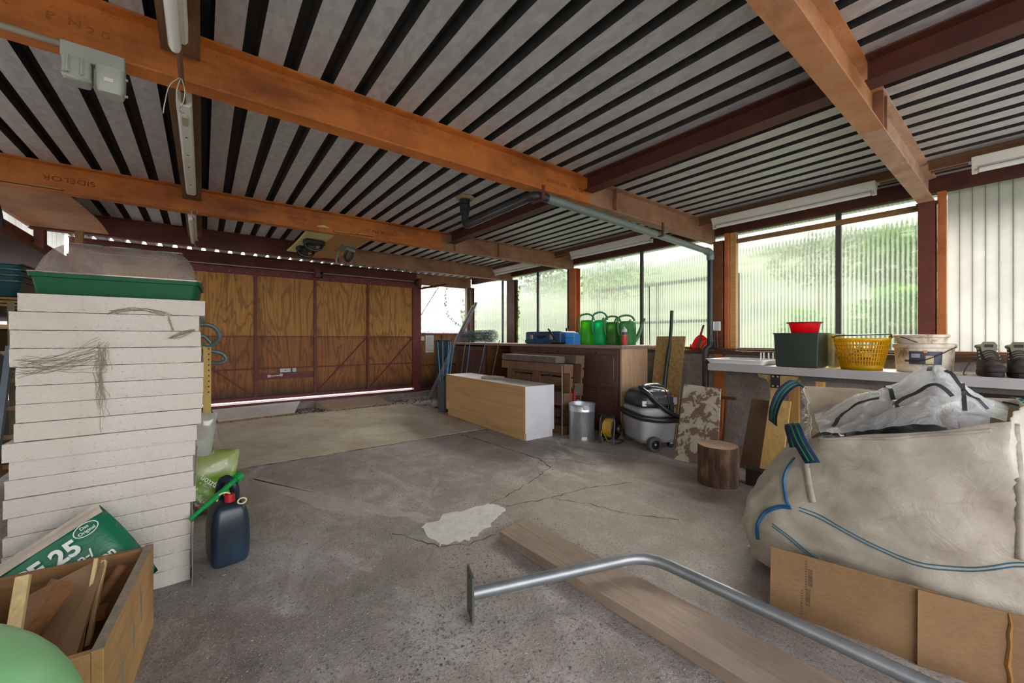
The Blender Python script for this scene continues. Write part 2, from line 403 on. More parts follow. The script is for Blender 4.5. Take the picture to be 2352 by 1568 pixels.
for i in range(900):                                  # crumbs, chips and straw swept about
    if random.random() < .45: x = random.uniform(0, 3.2); y = random.uniform(5.6, 6.9)
    else: x = random.uniform(-.1, 3.0); y = random.uniform(.6, 5.6)
    if x > 2.5 and y < 3.8 and x > 2.8: continue
    l = random.uniform(.003, .012); w = random.uniform(.001, .004)
    if random.random() < .06: l = random.uniform(.02, .05); w = .0015
    mb.cbox((x, y, .0015), (l, w, .002), (random.uniform(-.2, .2), random.uniform(-.1, .1), random.uniform(0, 3.14)))
p = obj('debris_crumbs', mb, plain('pale_crumbs', '#a99b86', .9, var=.6, scale=9), floor); p['kind'] = 'stuff'
mb = MB()
for i in range(1500):
    x = random.gauss(1.5, 1.0); y = 6.62 + random.gauss(0, .16)
    if not (-.3 < x < 3.9 and 6.3 < y < 6.95): continue
    if random.random() < .25: x = 3.55 + random.gauss(0, .25); y = 6.2 + random.gauss(0, .25)
    l = random.uniform(.006, .03); mb.cbox((x, y, .003), (l, l * random.uniform(.3, .9), .005), (random.uniform(-.4, .4), random.uniform(-.3, .3), random.uniform(0, 3.14)))
p = obj('leaf_litter', mb, plain('brown_litter', '#4a3d33', .95, var=.5, scale=20), floor); p['kind'] = 'stuff'

# ---------------------------------------------------------------- roof: trapezoidal sheets, each a piece of the ceiling
ceil = bpy.data.objects.new('ceiling', None); COL.objects.link(ceil); FR['ceiling'] = Vector((0, 0, 0))
tag(ceil, 'galvanised trapezoidal steel roof sheets seen from below', 'ceiling', kind='structure')
RIB_DARK = plain('dark_rib_flank', '#2f2e2c', .7, var=.35, scale=30, metal=.1); PIT = .1535; X0 = 1.053 - 16 * PIT  # rib flanks and crowns coloured darker than the flat pans
def sheet_mesh(n):
    prof = []
    for k in range(n):
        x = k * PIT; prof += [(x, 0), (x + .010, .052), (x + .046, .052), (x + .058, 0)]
    prof.append((n * PIT, 0)); mb = MB()
    vs = [(x, -1.9, z) for x, z in prof] + [(x, 7.152, z) for x, z in prof]; m = len(prof)
    mb.add(vs, [(i, i + 1, m + i + 1, m + i) for i in range(m - 1)]); return mb
nx = 0; proto = None
for k in range(7):
    if proto is None:
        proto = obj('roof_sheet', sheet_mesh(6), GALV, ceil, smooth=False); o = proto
        proto.data.materials.append(RIB_DARK)
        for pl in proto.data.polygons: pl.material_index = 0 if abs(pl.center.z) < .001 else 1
    else:
        o = proto.copy(); COL.objects.link(o); o.parent = ceil
    o.location = (X0 + k * 6 * PIT, 0, ZC + (.0012 if k % 2 else 0))
mb = MB().box(-1.75, 5.0, -1.9, 7.152, ZC + .08, ZC + .12)
obj('roof_deck', mb, CONCRETE, ceil)

# ---------------------------------------------------------------- steel beams across, each with its two lengths
def ibeam(h, b, tw=.008, tf=.012):
    w = b / 2; t = tw / 2; H = h / 2
    return [(-w, -H), (w, -H), (w, -H + tf * .7), (t, -H + tf * 1.3), (t, H - tf * 1.3), (w, H - tf * .7), (w, H), (-w, H), (-w, H - tf * .7), (-t, H - tf * 1.3), (-t, -H + tf * 1.3), (-w, -H + tf * .7)]
def beam(y, label, secs, x0=-1.28, x1=4.4):
    t = thing('steel_beam', label, 'beam', (x0, y, 2.12), group='beams across the roof')
    for a, b, m, nm in secs: obj(nm, MB().extr(ibeam(.2, .09), (a, y, 2.22), (b, y, 2.22)), m, t)
    return t
bE = beam(.482, 'nearest roof beam at top right with worn pinkish underside', [(-1.28, 2.62, m_steel_paint('faded_orange_primer', '#b0703f', '#c58f66', '#7d5238', 6), 'orange_length'), (2.62, 4.40, BEAM_PALE, 'primed_length')])
bD = beam(2.095, 'large rusty orange beam running across the middle of the ceiling', [(-1.28, 2.36, BEAM_ORANGE, 'orange_length'), (2.36, 4.40, BEAM_BROWN, 'primed_length')])
bC = beam(4.185, 'second orange roof beam, above the snowboard', [(-1.28, 2.20, BEAM_ORANGE, 'orange_length'), (2.20, 4.40, BEAM_BROWN, 'primed_length')])
bB = beam(5.70, 'dark red roof beam just in front of the garage door', [(-1.28, 1.45, BEAM_RED, 'red_length'), (1.45, 4.40, BEAM_BROWN, 'primed_length')])
bA = beam(7.10, 'brown lintel beam directly above the garage door', [(-1.28, 3.2, BEAM_RED, 'red_length'), (3.2, 4.40, BEAM_BROWN, 'primed_length')])
for b, y, xs in ((bE, .482, (2.62, 2.70)), (bD, 2.095, (2.66,)), (bC, 4.185, (2.36, 3.0))):
    for x in xs: obj('splice_plate', MB().box(x - .006, x + .006, y - .044, y + .044, 2.135, 2.305), BEAM_BROWN, b)
EMB = plain('embossed_letter', '#7d3f17', .6, var=.2)
EMB2 = plain('worn_embossed_letter', '#9a5722', .6, var=.15)
# raised mill marks rolled into the web faces
def mark(b, txt, x, y, z, size, flip=False, m=EMB, sq=1.35):
    M = frame_M((x, y - .0045, z), (1, 0, 0), (0, -1, 0)) if not flip else frame_M((x, y - .0045, z), (-1, 0, 0), (0, -1, 0))
    text_mesh('mill_mark', txt, m, b, M, size, .0015, squeeze=sq)
mark(bD, 'SIDELOR', -.735, 2.095, 2.215, .042, m=EMB2); mark(bD, 'P  N', -.435, 2.095, 2.215, .036, m=EMB2); mark(bD, '2 0', -.335, 2.095, 2.205, .036, m=EMB2)
mark(bD, 'SIDELOR  PN 20', 1.92, 2.095, 2.205, .04, m=EMB2)
mark(bC, 'SIDELOR', -.62, 4.185, 2.235, .05, True)
mark(bC, 'SIDELOR PN 20', 1.7, 4.185, 2.225, .042, True)
mark(bC, 'SIDELOR', .62, 4.185, 2.205, .03)

# ---------------------------------------------------------------- purlins between the beams
def channel(h, b, t=.007): return [(-b / 2, -h / 2), (b / 2, -h / 2), (b / 2, -h / 2 + t), (-b / 2 + t, -h / 2 + t), (-b / 2 + t, h / 2 - t), (b / 2, h / 2 - t), (b / 2, h / 2), (-b / 2, h / 2)]
PURLIN_WOOD = wood('brown_purlin_board', '#5a3a22', '#75502f', 'y', 22, rough=.75)
for a, b, lab in ((-1.8, .437, 'in front of the nearest beam'), (.527, 2.05, 'carrying the tube lamp at top left'), (2.14, 4.14, 'carrying the white strip lamp between the orange beams'), (4.23, 5.655, 'carrying the small far tube lamp')):
    o = obj('ceiling_batten', MB().box(-.128, -.008, a, b, 2.215, 2.318), PURLIN_WOOD)
    tag(o, 'brown ceiling batten ' + lab, 'batten', 'battens at left')
for a, b, lab in ((-1.8, .437, 'in front of the nearest beam'), (.527, 2.05, 'between the nearest beam and the large orange beam'), (2.14, 4.14, 'between the two orange beams, beside the drain pipe')):
    o = obj('steel_purlin', MB().extr(ibeam(.115, .10, .006, .008), (2.305, a, 2.2605), (2.305, b, 2.2605)), PURLIN_DARK)
    tag(o, 'dark brown steel purlin ' + lab, 'purlin', 'purlins in the middle')
# ---------------------------------------------------------------- right wall: plinth, sill, posts, rails, windows
wr = obj('wall_right', MB().box(4.36, 4.62, -1.9, 7.0, -.1, .93), WALLM); tag(wr, 'low rough grey rendered wall below the right windows', 'wall', kind='structure')
o = obj('trim_1', MB().box(4.30, 4.60, -1.9, 7.0, .9302, .968), DARKWOOD, bevel=.004); tag(o, 'dark timber sill plate along the right windows', 'sill', kind='structure')
o = obj('trim_2', MB().box(4.405, 4.46, -1.9, 7.0, .9685, 1.0), wood('red_brown_window_rail', '#6b3c26', '#85502f', 'y', 16)); tag(o, 'red brown bottom rail under the fluted windows', 'rail', kind='structure')
o = obj('trim_3', MB().extr(channel(.12, .06), (4.415, -1.9, 2.2595), (4.415, 7.05, 2.2595)), PURLIN_DARK); tag(o, 'dark red steel rail along the top of the right windows', 'rail', kind='structure')
def post(lab, y0, y1, m, x0=4.30, x1=4.40, extra=()):
    t = thing('wall_post', lab, 'post', (x0, (y0 + y1) / 2, .968), group='posts along the right wall')
    yc = (y0 + y1) / 2; w = (y1 - y0)
    obj('inner_flange', MB().box(x0, x0 + .009, y0, y1, .9682, 2.12), m, t); obj('outer_flange', MB().box(x1 - .009, x1, y0, y1, .9682, 2.12), m, t)
    obj('web', MB().box(x0 + .009, x1 - .009, yc - .004, yc + .004, .9682, 2.12), m, t)
    obj('head_plate', MB().box(x0 - .004, x1, y0 - .012, y1 + .012, 2.112, 2.1198), m, t)
    for i, (a, b, xx0, xx1, mm, nm) in enumerate(extra): obj(nm, MB().box(xx0, xx1, a, b, .9682, 2.195), mm, t)
    return t
post('dark brown post at the right, beside the milky boards', .435, .525, BEAM_RED, extra=((.385, .43, 4.36, 4.42, POST_ORANGE, 'orange_stop'),))
pD = post('rust stained post behind the grey drain pipe', 1.97, 2.065, m_steel_paint('rust_stained_post', '#5b3320', '#8c5128', '#3a2117'), extra=((1.925, 1.965, 4.33, 4.42, POST_ORANGE, 'orange_stop'), (1.865, 1.92, 4.36, 4.42, PINE, 'pine_stud')))
obj('lower_shaft', MB().box(4.305, 4.3595, 1.975, 2.06, 0, .9295), POST_ORANGE, pD)
post('bright orange post behind the watering cans', 4.055, 4.19, POST_ORANGE, extra=((4.20, 4.285, 4.36, 4.42, POST_GREY, 'grey_stop'),))
post('brown post with ivy between the two far windows', 5.525, 5.71, m_steel_paint('weathered_brown_post', '#5d4032', '#7a5a48', '#3d2a22'), extra=((5.715, 5.82, 4.37, 4.42, BEAM_RED, 'brown_stop'),))
post('brown corner post beside the curtained window', 6.955, 7.045, m_steel_paint('dull_brown_post', '#5a4334', '#755946', '#3d2b22'))
def window(n, y0, y1, mull, lab, z1=2.199, x=4.445):
    t = thing('window_%d' % n, lab, 'window', (x, (y0 + y1) / 2, 1.0), kind='structure')
    es = [y0] + [m for m in mull] + [y1]
    for i in range(len(es) - 1): obj('pane', MB().box(x - .003, x + .003, es[i] + .002, es[i + 1] - .002, 1.0005, z1), POLYC, t)
    for m in mull: obj('mullion', MB().box(x - .03, x - .0035, m - .019, m + .019, 1.0005, z1), POST_GREY, t)
    return t
window(1, .53, 1.862, (1.035,), 'fluted plastic window behind the yellow basket')
window(2, 2.07, 4.05, (3.03,), 'wide fluted plastic window behind the watering cans')
window(3, 4.29, 5.52, (5.03,), 'fluted plastic window above the blue toolbox')
window(4, 5.825, 6.95, (6.02,), 'farthest fluted plastic window in the corner')
o = obj('trim_4', MB().box(4.37, 4.415, .53, 1.925, 2.085, 2.125), PINE_DARK); tag(o, 'raw timber transom across the top of the nearest fluted window', 'rail', kind='structure')
t = thing('window_5', 'milky white upright plastic boards beside the hiking boots', 'window', (4.44, -.1, 1.0), kind='structure')
y = .385; i = 0
while y > -1.8:
    w = .062 if y > -.4 else .12
    obj('plastic_board', MB().box(4.435, 4.445, y - w + .0022, y, 1.0005, 2.199), MILK, t); obj('seam_strip', MB().box(4.4455, 4.449, y - w - .002, y - w + .004, 1.0005, 2.199), POST_GREY, t); y -= w
# ---------------------------------------------------------------- left wall
wl = thing('wall_left', 'white plastic boarding of the left wall behind the shelves', 'wall', (-1.3, 3, 0), kind='structure')
y = 7.0
while y > -1.7:
    w = .155; obj('plastic_board', MB().box(-1.312, -1.302, y - w + .003, y, .0, 2.318), MILK_L, wl); y -= w
for z in (.25, 1.02, 1.98): obj('wall_rail', MB().box(-1.301, -1.255, -1.7, 7.0, z, z + .07), BEAM_RED, wl)
for y, lab in ((5.70, 'dark red post of the left wall behind the seed propagator'), (4.19, 'dark red post of the left wall under the second orange beam'), (2.1, 'dark red post of the left wall under the large orange beam')):
    t = thing('wall_post', lab, 'post', (-1.2, y, 0), group='posts along the left wall')
    obj('inner_flange', MB().box(-1.19, -1.18, y - .05, y + .05, 0, 2.119), BEAM_RED, t); obj('web', MB().box(-1.254, -1.19, y - .004, y + .004, 0, 2.119), BEAM_RED, t)
# ---------------------------------------------------------------- door wall
wf = thing('wall_far', 'plywood and red framed far wall around the garage door', 'wall', (1.5, 7.05, 0), kind='structure')
obj('threshold', MB().box(-1.3, 4.36, 6.98, 7.16, 0.0, .10), CONCRETE, wf); obj('threshold_angle', MB().box(-1.3, 3.16, 6.985, 7.06, .1002, .142), FRAME_RED, wf)
obj('head_rail', MB().box(-1.02, 3.2445, 6.998, 7.04, 2.075, 2.1195), FRAME_RED, wf)
obj('jamb', MB().box(3.105, 3.245, 7.0, 7.09, .1002, 2.119), FRAME_RED, wf); obj('jamb', MB().box(-1.12, -1.02, 7.0, 7.09, .1002, 2.119), FRAME_RED, wf)
obj('left_sheet', MB().box(-1.3, -1.02, 7.092, 7.105, .1002, 2.119), FRAME_RED, wf)
obj('plywood_sheet', MB().box(3.246, 4.36, 7.075, 7.09, .1002, .58), PLY_WALL, wf); obj('plywood_sheet', MB().box(3.246, 4.36, 7.075, 7.09, .60, 1.17), PLY_WALL, wf)
for z in (.585, .13, 1.178): obj('red_rail', MB().box(3.246, 4.36, 7.05, 7.092, z - .014, z + .014), FRAME_RED, wf)
obj('red_stud', MB().box(3.70, 3.74, 7.05, 7.0745, .6, 1.16), FRAME_RED, wf)
obj('right_stile', MB().box(4.245, 4.36, 7.0, 7.09, 1.195, 2.119), m_steel_paint('dull_brown_stile', '#5a4334', '#755946', '#3d2b22'), wf)
t = thing('window_6', 'small far window right of the garage door, hung with a lace curtain', 'window', (3.75, 7.08, 1.19), kind='structure')
GLASS = NT('clear_glass'); GLASS.set(col='#ffffff', rough=.02); GLASS.b.inputs['Transmission Weight'].default_value = 1; GLASS.b.inputs['IOR'].default_value = 1.02; GLASS = GLASS.m
obj('pane', MB().box(3.26, 4.235, 7.07, 7.074, 1.205, 2.105), GLASS, t)
for a in ((3.246, 4.244, 1.192, 1.204), (3.246, 4.244, 2.1055, 2.118)): obj('frame_rail', MB().box(a[0], a[1], 7.06, 7.085, a[2], a[3]), BEAM_RED, t)
# the garage door
door = thing('door_1', 'wide brown plywood garage door in a red steel frame', 'door', (1.1, 7.02, .18), kind='structure')
VX = [-1.0, -.2, .616, 1.423, 2.264, 3.10]
for i in range(5):
    a, b = VX[i] + .002, VX[i + 1] - .002
    cuts = {2: .90, 1: .27, 4: 2.58}.get(i)
    es = [a, cuts, b] if cuts else [a, b]
    for j in range(len(es) - 1):
        obj('plywood_panel', MB().box(es[j] + .001, es[j + 1] - .001, 7.035, 7.047, 1.128, 2.06), PLY_UP, door)
        obj('plywood_panel', MB().box(es[j] + .001, es[j + 1] - .001, 7.035, 7.047, .20, 1.122), PLY_LO, door)
obj('seam_light_stop', MB().box(-1.0, 3.1, 7.048, 7.052, .19, 2.075), FRAME_RED, door)  # unseen backing sheet added to block light through the panel seams
for x in VX: obj('upright', MB().box(x - .018, min(x + .018, 3.104), 6.995, 7.034, .18, 2.08), FRAME_RED, door)
for z, h, d in ((2.055, .055, .045), (1.124, .012, .045), (.64, .018, .035), (.205, .05, .05)):
    for i in range(5): obj('rail', MB().box(VX[i] + .0185, VX[i + 1] - .0185, 7.034 - d, 7.034, z - h / 2, z + h / 2), FRAME_RED, door)
obj('wide_rail', MB().box(.636, 1.404, 7.022, 7.0345, .475, .565), FRAME_RED, door)
for p, q in (((2.24, 1.10), (1.45, .235)), ((3.08, 1.10), (2.29, .235)), ((.06, .70), (.59, .235))):
    obj('diagonal_brace', MB().bar((p[0], 7.026, p[1]), (q[0], 7.026, q[1]), .014, .035, (0, -1, 0)), FRAME_RED, door)
lk = obj('lock_plate', MB().box(.93, 1.15, 6.985, 6.999, .575, .635), plain('pale_lock_metal', '#c9ccc6', .4, var=.08), door, bevel=.003)
obj('latch', MB().box(1.075, 1.095, 6.97, 6.985, .565, .645), POST_GREY, lk); obj('keyhole', MB().cyl((1.0, 6.984, .605), (1.0, 6.978, .605), .009), POST_GREY, lk)
hd = obj('door_handle', MB().tube([(.79, 7.02, .525), (.79, 6.985, .525), (.95, 6.985, .535), (.95, 7.02, .535)], .010, 8), plain('cream_handle', '#d8cdb8', .45), door)
for x, z in ((.79, .525), (.95, .535)): obj('handle_foot', MB().box(x - .02, x + .02, 7.015, 7.0215, z - .02, z + .02), plain('cream_handle', '#d8cdb8'), hd)
BOLT = plain('zinc_bolt', '#b8b2a8', .4, .6)
for x in [VX[0] + .1 + .2 * k for k in range(20)]:
    for z in (2.055,): obj('bolt', MB().ball((x, 6.988, z), .006, 6, 4), BOLT, door)
o = obj('ceiling_conduit', MB().tube([(-1.2, 6.975, 2.135), (3.1, 6.975, 2.145)], .007, 8), plain('pale_conduit', '#b6aba0', .5)); tag(o, 'thin pale conduit running above the garage door', 'conduit')
t = thing('pulley', 'black pulley wheel in a red bracket at the upper right of the garage door', 'pulley', (3.18, 6.96, 2.1))
obj('bracket', MB().box(3.15, 3.21, 6.90, 6.995, 2.06, 2.20), FRAME_RED, t); obj('wheel', MB().cyl((3.11, 6.94, 2.13), (3.148, 6.94, 2.13), .045, 20), plain('black_iron', '#221f1e', .5), t)
t = thing('pulley', 'black cable pulley in a red bracket under the middle of the dark red beam', 'pulley', (1.45, 6.9, 2.1))
obj('bracket', MB().box(1.40, 1.47, 6.86, 7.05, 2.06, 2.21), FRAME_RED, t); obj('wheel', MB().cyl((1.472, 6.9, 2.10), (1.51, 6.9, 2.10), .05, 20), plain('black_iron', '#221f1e'), t)
t = thing('door_lever', 'dark red steel lever arm jutting from the right door jamb', 'lever', (3.2, 6.9, 1.98))
obj('arm', MB().bar((3.20, 6.998, 2.02), (3.28, 6.1, 2.01), .03, .035), FRAME_RED, t); obj('stay_rod', MB().tube([(3.27, 6.35, 1.99), (3.22, 6.99, 1.50)], .006), POST_GREY, t)
# ---------------------------------------------------------------- outside: yard, grass bank, shrubs, rusty frame
def m_grass():
    t = NT('grass_bank'); v = t.coords((1, .35, 1)); a = t.noise(v, .9, 6, .7); b = t.noise(v, 14, 4, .7)
    c = t.ramp(a, [(.36, '#2a331e'), (.48, '#4d5937'), (.62, '#7c7f60')]); c = t.mix(.4, c, t.ramp(b, [(.3, '#262e19'), (.7, '#747a52')])); t.set(col=c, rough=.95); return t.m
def bank(u, v):
    x = 4.75 + 15 * u; y = -14 + 34 * v
    k = max(0, x - 5.9); z = -.15 + .50 * k - .006 * k * k + .25 * mnoise.noise((x * .35, y * .35, 0)) * min(1, k)
    return (x, y, z)
o = obj('grass_bank', MB().grid(bank, 40, 60), m_grass()); tag(o, 'sunlit green grass bank rising outside the right windows', 'grass', kind='structure')
o = obj('yard', MB().box(-30, 4.74, 7.2, 40, -.1, .135), plain('pale_yard_gravel', '#c9c4bb', .9, var=.1, scale=5)); tag(o, 'pale yard outside the garage door', 'ground', kind='structure')
o = obj('forecourt', MB().box(-30, 4.74, -40, -1.91, -.15, -.02), plain('pale_forecourt', '#8a8680', .9, var=.1, scale=5)); tag(o, 'pale forecourt behind the open side', 'ground', kind='structure')
o = obj('side_path', MB().box(-30, -1.33, -1.9, 7.19, -.15, -.02), plain('pale_forecourt', '#b5afa6')); tag(o, 'pale path along the left wall', 'ground', kind='structure')
LEAF = {}
def leafm(nm, c1, c2):
    if nm not in LEAF:
        t = NT(nm); a = t.noise(t.coords(), 7, 3); c = t.ramp(a, [(.35, c1), (.65, c2)])
        df = t.n('ShaderNodeBsdfDiffuse'); tl = t.n('ShaderNodeBsdfTranslucent'); mx = t.n('ShaderNodeMixShader'); mx.inputs[0].default_value = .4
        t.l(c, df.inputs[0]); t.l(c, tl.inputs[0]); t.l(df.outputs[0], mx.inputs[1]); t.l(tl.outputs[0], mx.inputs[2]); t.l(mx.outputs[0], t.o.inputs['Surface']); LEAF[nm] = t.m
    return LEAF[nm]
def shrub(lab, c, r, n, size, m, sc=(1, 1, 1), name='shrub'):
    t = thing(name, lab, 'shrub', (c[0], c[1], c[2] - r * sc[2]), group='shrubs outside the windows'); mb = MB()
    for i in range(n):
        while True:
            p = Vector((random.uniform(-1, 1), random.uniform(-1, 1), random.uniform(-1, 1)))
            if .25 < p.length < 1: break
        p = Vector((p.x * sc[0], p.y * sc[1], p.z * sc[2])) * r + Vector(c); s = size * random.uniform(.6, 1.3)
        M = Matrix.Translation(p) @ Euler((random.uniform(-.9, .9), random.uniform(-.9, .9), random.uniform(0, 6.3))).to_matrix().to_4x4()
        mb.add([(0, -s, 0), (s * .5, -.2 * s, .08 * s), (s * .42, .5 * s, .05 * s), (0, s, 0), (-s * .42, .5 * s, .05 * s), (-s * .5, -.2 * s, .08 * s)], [(0, 1, 2, 3), (0, 3, 4, 5)], M)
    obj('foliage', mb, m, t, smooth=False); st = MB()
    for k in range(4):
        a = random.uniform(0, 6.3); st.tube(bez([(c[0] + .05 * math.cos(a), c[1] + .05 * math.sin(a), c[2] - r * sc[2] - .4), (c[0] + .12 * math.cos(a), c[1] + .12 * math.sin(a), c[2] - r * .3), (c[0] + .5 * r * math.cos(a), c[1] + .5 * r * math.sin(a), c[2] + .4 * r)], 4), .012, 5)
    obj('stems', st, plain('shrub_stem', '#5a4a38', .9), t); return t
G1 = leafm('bright_leaf', '#447a20', '#82b044'); G2 = leafm('mid_leaf', '#3f612a', '#6f9048'); G3 = leafm('dull_leaf', '#55644a', '#7f8a6a')
shrub('bright leafy shrub outside behind the yellow basket', (6.3, .93, 1.30), .42, 420, .085, G1)
shrub('small leafy shrub outside left of the window mullion', (6.2, 1.78, 1.15), .33, 200, .075, G1)
shrub('tall green shrub outside at the right edge of the fluted window', (7.4, 1.1, 2.15), .5, 380, .09, G2, (1, .8, 1))
shrub('greyish shrub on the bank outside the nearest fluted window', (8.4, 2.2, 2.5), .7, 500, .08, G3, (1, 1.3, .8))
shrub('green shrub outside above the watering cans', (8.5, 6.6, 2.6), .8, 500, .08, G2, (1, 1.5, .7))
shrub('green shrub on the bank outside above the toolbox', (8.2, 9.2, 3.0), .9, 500, .09, G2, (1, 1.3, .7))
shrub('shadowy shrub outside behind the milky boards', (5.35, -.15, 1.35), .24, 160, .06, G2)
shrub('small shadowy shrub outside behind the hiking boots', (5.3, -.78, 1.15), .3, 160, .07, G2)
shrub('pale shrub beyond the yard behind the lace curtain', (5.2, 10.2, 1.5), 1.0, 600, .09, G3)
t = thing('garden_rack', 'dark purplish metal frame standing outside the wide window', 'frame', (5.25, 3.4, -.1))
RK = plain('dark_violet_steel', '#4f4a58', .6)
for y in (2.22, 3.33, 4.42): obj('upright', MB().bar((5.25, y, -.14), (5.25, y, 1.86 - .0), .04, .04), RK, t)
obj('top_bar', MB().bar((5.25, 2.2, 1.88), (5.25, 4.44, 1.88), .045, .045), RK, t); obj('middle_bar', MB().bar((5.25, 2.24, 1.33), (5.25, 4.40, 1.33), .04, .04), RK, t)
o = obj('black_cable', MB().tube([(4.43, 2.925, 1.75), (4.428, 2.92, 1.3), (4.43, 2.915, 1.001)], .006, 6), plain('black_rubber', '#1b1b1c', .5)); tag(o, 'thin black cord hanging in front of the wide fluted window', 'cable')
# ---------------------------------------------------------------- polystyrene slabs, bottom to top
def m_eps():
    t = NT('dusty_polystyrene'); v = t.coords()
    a = t.noise(v, 60, 4, .7); b = t.noise(v, 2.4, 7, .7, .8); vo = t.n('ShaderNodeTexVoronoi'); vo.inputs['Scale'].default_value = 150; t.l(v, vo.inputs['Vector'])
    c = t.ramp(t.noise(v, 1.6, 4), [(.35, '#bfb5ab'), (.65, '#cfc7be')]); c = t.mix(t.ramp(a, [(.28, .8), (.38, 0.0)]), c, '#7b7066')
    w = t.noise(v, 3.2, 8, .62, 2.2); ab = t.n('ShaderNodeMath', operation='SUBTRACT'); ab.inputs[1].default_value = .5; t.l(w, ab.inputs[0])
    ac = t.n('ShaderNodeMath', operation='ABSOLUTE'); t.l(ab.outputs[0], ac.inputs[0])
    web = t.mix(t.ramp(b, [(.55, 0.0), (.66, 1.0)]), 0 and '' or '#000000', t.ramp(ac.outputs[0], [(.0, .85), (.045, 0.0)]))
    c = t.mix(web, c, '#6f6355')
    t.set(col=c, rough=.9, spec=.2); ad = t.n('ShaderNodeMath', operation='ADD'); t.l(vo.outputs['Distance'], ad.inputs[0]); t.l(a, ad.inputs[1]); t.bump(ad.outputs[0], .45, .004); return t.m
EPS = m_eps()
NS = 18; TH = 1.272 / NS
RX = [-.046, -.047, -.046, -.044, -.046, -.026, -.034, -.036, -.028, -.022, -.006, -.001, .001, .002, -.006, -.008, -.014, .008]
LX = [-.60, -.598, -.596, -.592, -.59, -.578, -.588, -.586, -.575, -.588, -.562, -.56, -.558, -.559, -.573, -.574, -.574, -.553]
ordw = ['bottom', 'second', 'third', 'fourth', 'fifth', 'sixth', 'seventh', 'eighth', 'ninth', 'tenth', 'eleventh', 'twelfth', 'thirteenth', 'fourteenth', 'fifteenth', 'sixteenth', 'seventeenth', 'top']
for i in range(NS):
    y0 = 2.335 + random.uniform(-.006, .006) - (.02 if i == 9 else 0); y1 = y0 + 1.0; z0 = i * TH; z1 = z0 + TH - .0013
    mb = MB(); nx, nz = 40, 3
    # crumbly front and right edges
    def slabpt(a, b, c, y0=y0, y1=y1, z0=z0, z1=z1, i=i):
        x = LX[i] + (RX[i] - LX[i]) * a; y = y0 + (y1 - y0) * b; z = z0 + (z1 - z0) * c
        return x, y, z
    ring = []
    N = 44
    for k in range(N + 1):
        a = k / N; x, y, _ = slabpt(a, 0, 0); ring.append((x, y + random.uniform(0, .0022)))
    for k in range(1, N + 1):
        x, y, _ = slabpt(1, k / N, 0); ring.append((x - random.uniform(0, .0022), y))
    ring += [(LX[i], y1)]
    for k in range(1, 12):
        x, y, _ = slabpt(0, 1 - k / 12, 0); ring.append((x + random.uniform(0, .006), y))
    n = len(ring); mb.add([(x + random.uniform(-.0012, .0012), y + random.uniform(0, .0025), z0 + random.uniform(0, .0016)) for x, y in ring] + [(x, y, z0 + .25 * (z1 - z0)) for x, y in ring] + [(x, y, z0 + .75 * (z1 - z0)) for x, y in ring] + [(x + random.uniform(-.0012, .0012), y + random.uniform(0, .0025), z1 - random.uniform(0, .0008)) for x, y in ring],
                          [(j * n + k, j * n + (k + 1) % n, (j + 1) * n + (k + 1) % n, (j + 1) * n + k) for j in range(3) for k in range(n)] + [tuple(range(n - 1, -1, -1)), tuple(range(3 * n, 4 * n))])
    o = obj('foam_slab', mb, EPS, smooth=False)
    lab = ('topmost white foam slab, under the green seed propagator' if i == NS - 1 else 'white foam slab resting on the floor, lowest of the tall stack' if i == 0 else 'white foam insulation slab, %s from the floor in the tall stack' % ordw[i])
    tag(o, lab, 'foam slab', 'stacked foam slabs')
# ---------------------------------------------------------------- seed propagator on the stack
GREEN = plain('green_plastic', '#06502f', .5, var=.06, spec=.25)
def m_clear(name, tint, dirt, alpha=.55):
    t = NT(name); v = t.coords(); n = t.noise(v, 9, 4, .6)
    tr = t.n('ShaderNodeBsdfTransparent'); tr.inputs[0].default_value = rgba(tint)
    df = t.n('ShaderNodeBsdfDiffuse'); df.inputs[0].default_value = rgba(dirt); gl = t.n('ShaderNodeBsdfGlossy'); gl.inputs['Roughness'].default_value = .12
    m1 = t.n('ShaderNodeMixShader'); t.l(t.ramp(n, [(.35, alpha - .12), (.7, alpha + .12)]), m1.inputs[0]); t.l(df.outputs[0], m1.inputs[1]); t.l(tr.outputs[0], m1.inputs[2])
    m2 = t.n('ShaderNodeMixShader'); m2.inputs[0].default_value = .08; t.l(m1.outputs[0], m2.inputs[1]); t.l(gl.outputs[0], m2.inputs[2]); t.l(m2.outputs[0], t.o.inputs['Surface']); return t.m
def rrect(hx, hy, r, n=5):
    o = []
    for cx, cy, a in ((hx - r, hy - r, 0), (-hx + r, hy - r, 90), (-hx + r, -hy + r, 180), (hx - r, -hy + r, 270)):
        for k in range(n + 1):
            w = math.radians(a + 90 * k / n); o.append((cx + r * math.cos(w), cy + r * math.sin(w)))
    return o
def loft(mb, rings, cap0=True, cap1=True):
    n = len(rings[0]); o = len(mb.v)
    for r in rings: mb.v += [tuple(p) for p in r]
    for j in range(len(rings) - 1):
        for k in range(n): mb.f.append((o + j * n + k, o + j * n + (k + 1) % n, o + (j + 1) * n + (k + 1) % n, o + (j + 1) * n + k))
    if cap0: mb.f.append(tuple(o + k for k in range(n - 1, -1, -1)))
    if cap1: mb.f.append(tuple(o + (len(rings) - 1) * n + k for k in range(n)))
    return mb
def rr(hx, hy, r, z, c=(0, 0)): return [(x + c[0], y + c[1], z) for x, y in rrect(hx, hy, r)]
pc = (-.272, 2.575)
t = thing('seed_propagator', 'green seed propagator tray with a clear domed lid on the foam stack', 'propagator', (pc[0], pc[1], 1.2705), math.radians(-2.0), local=True)
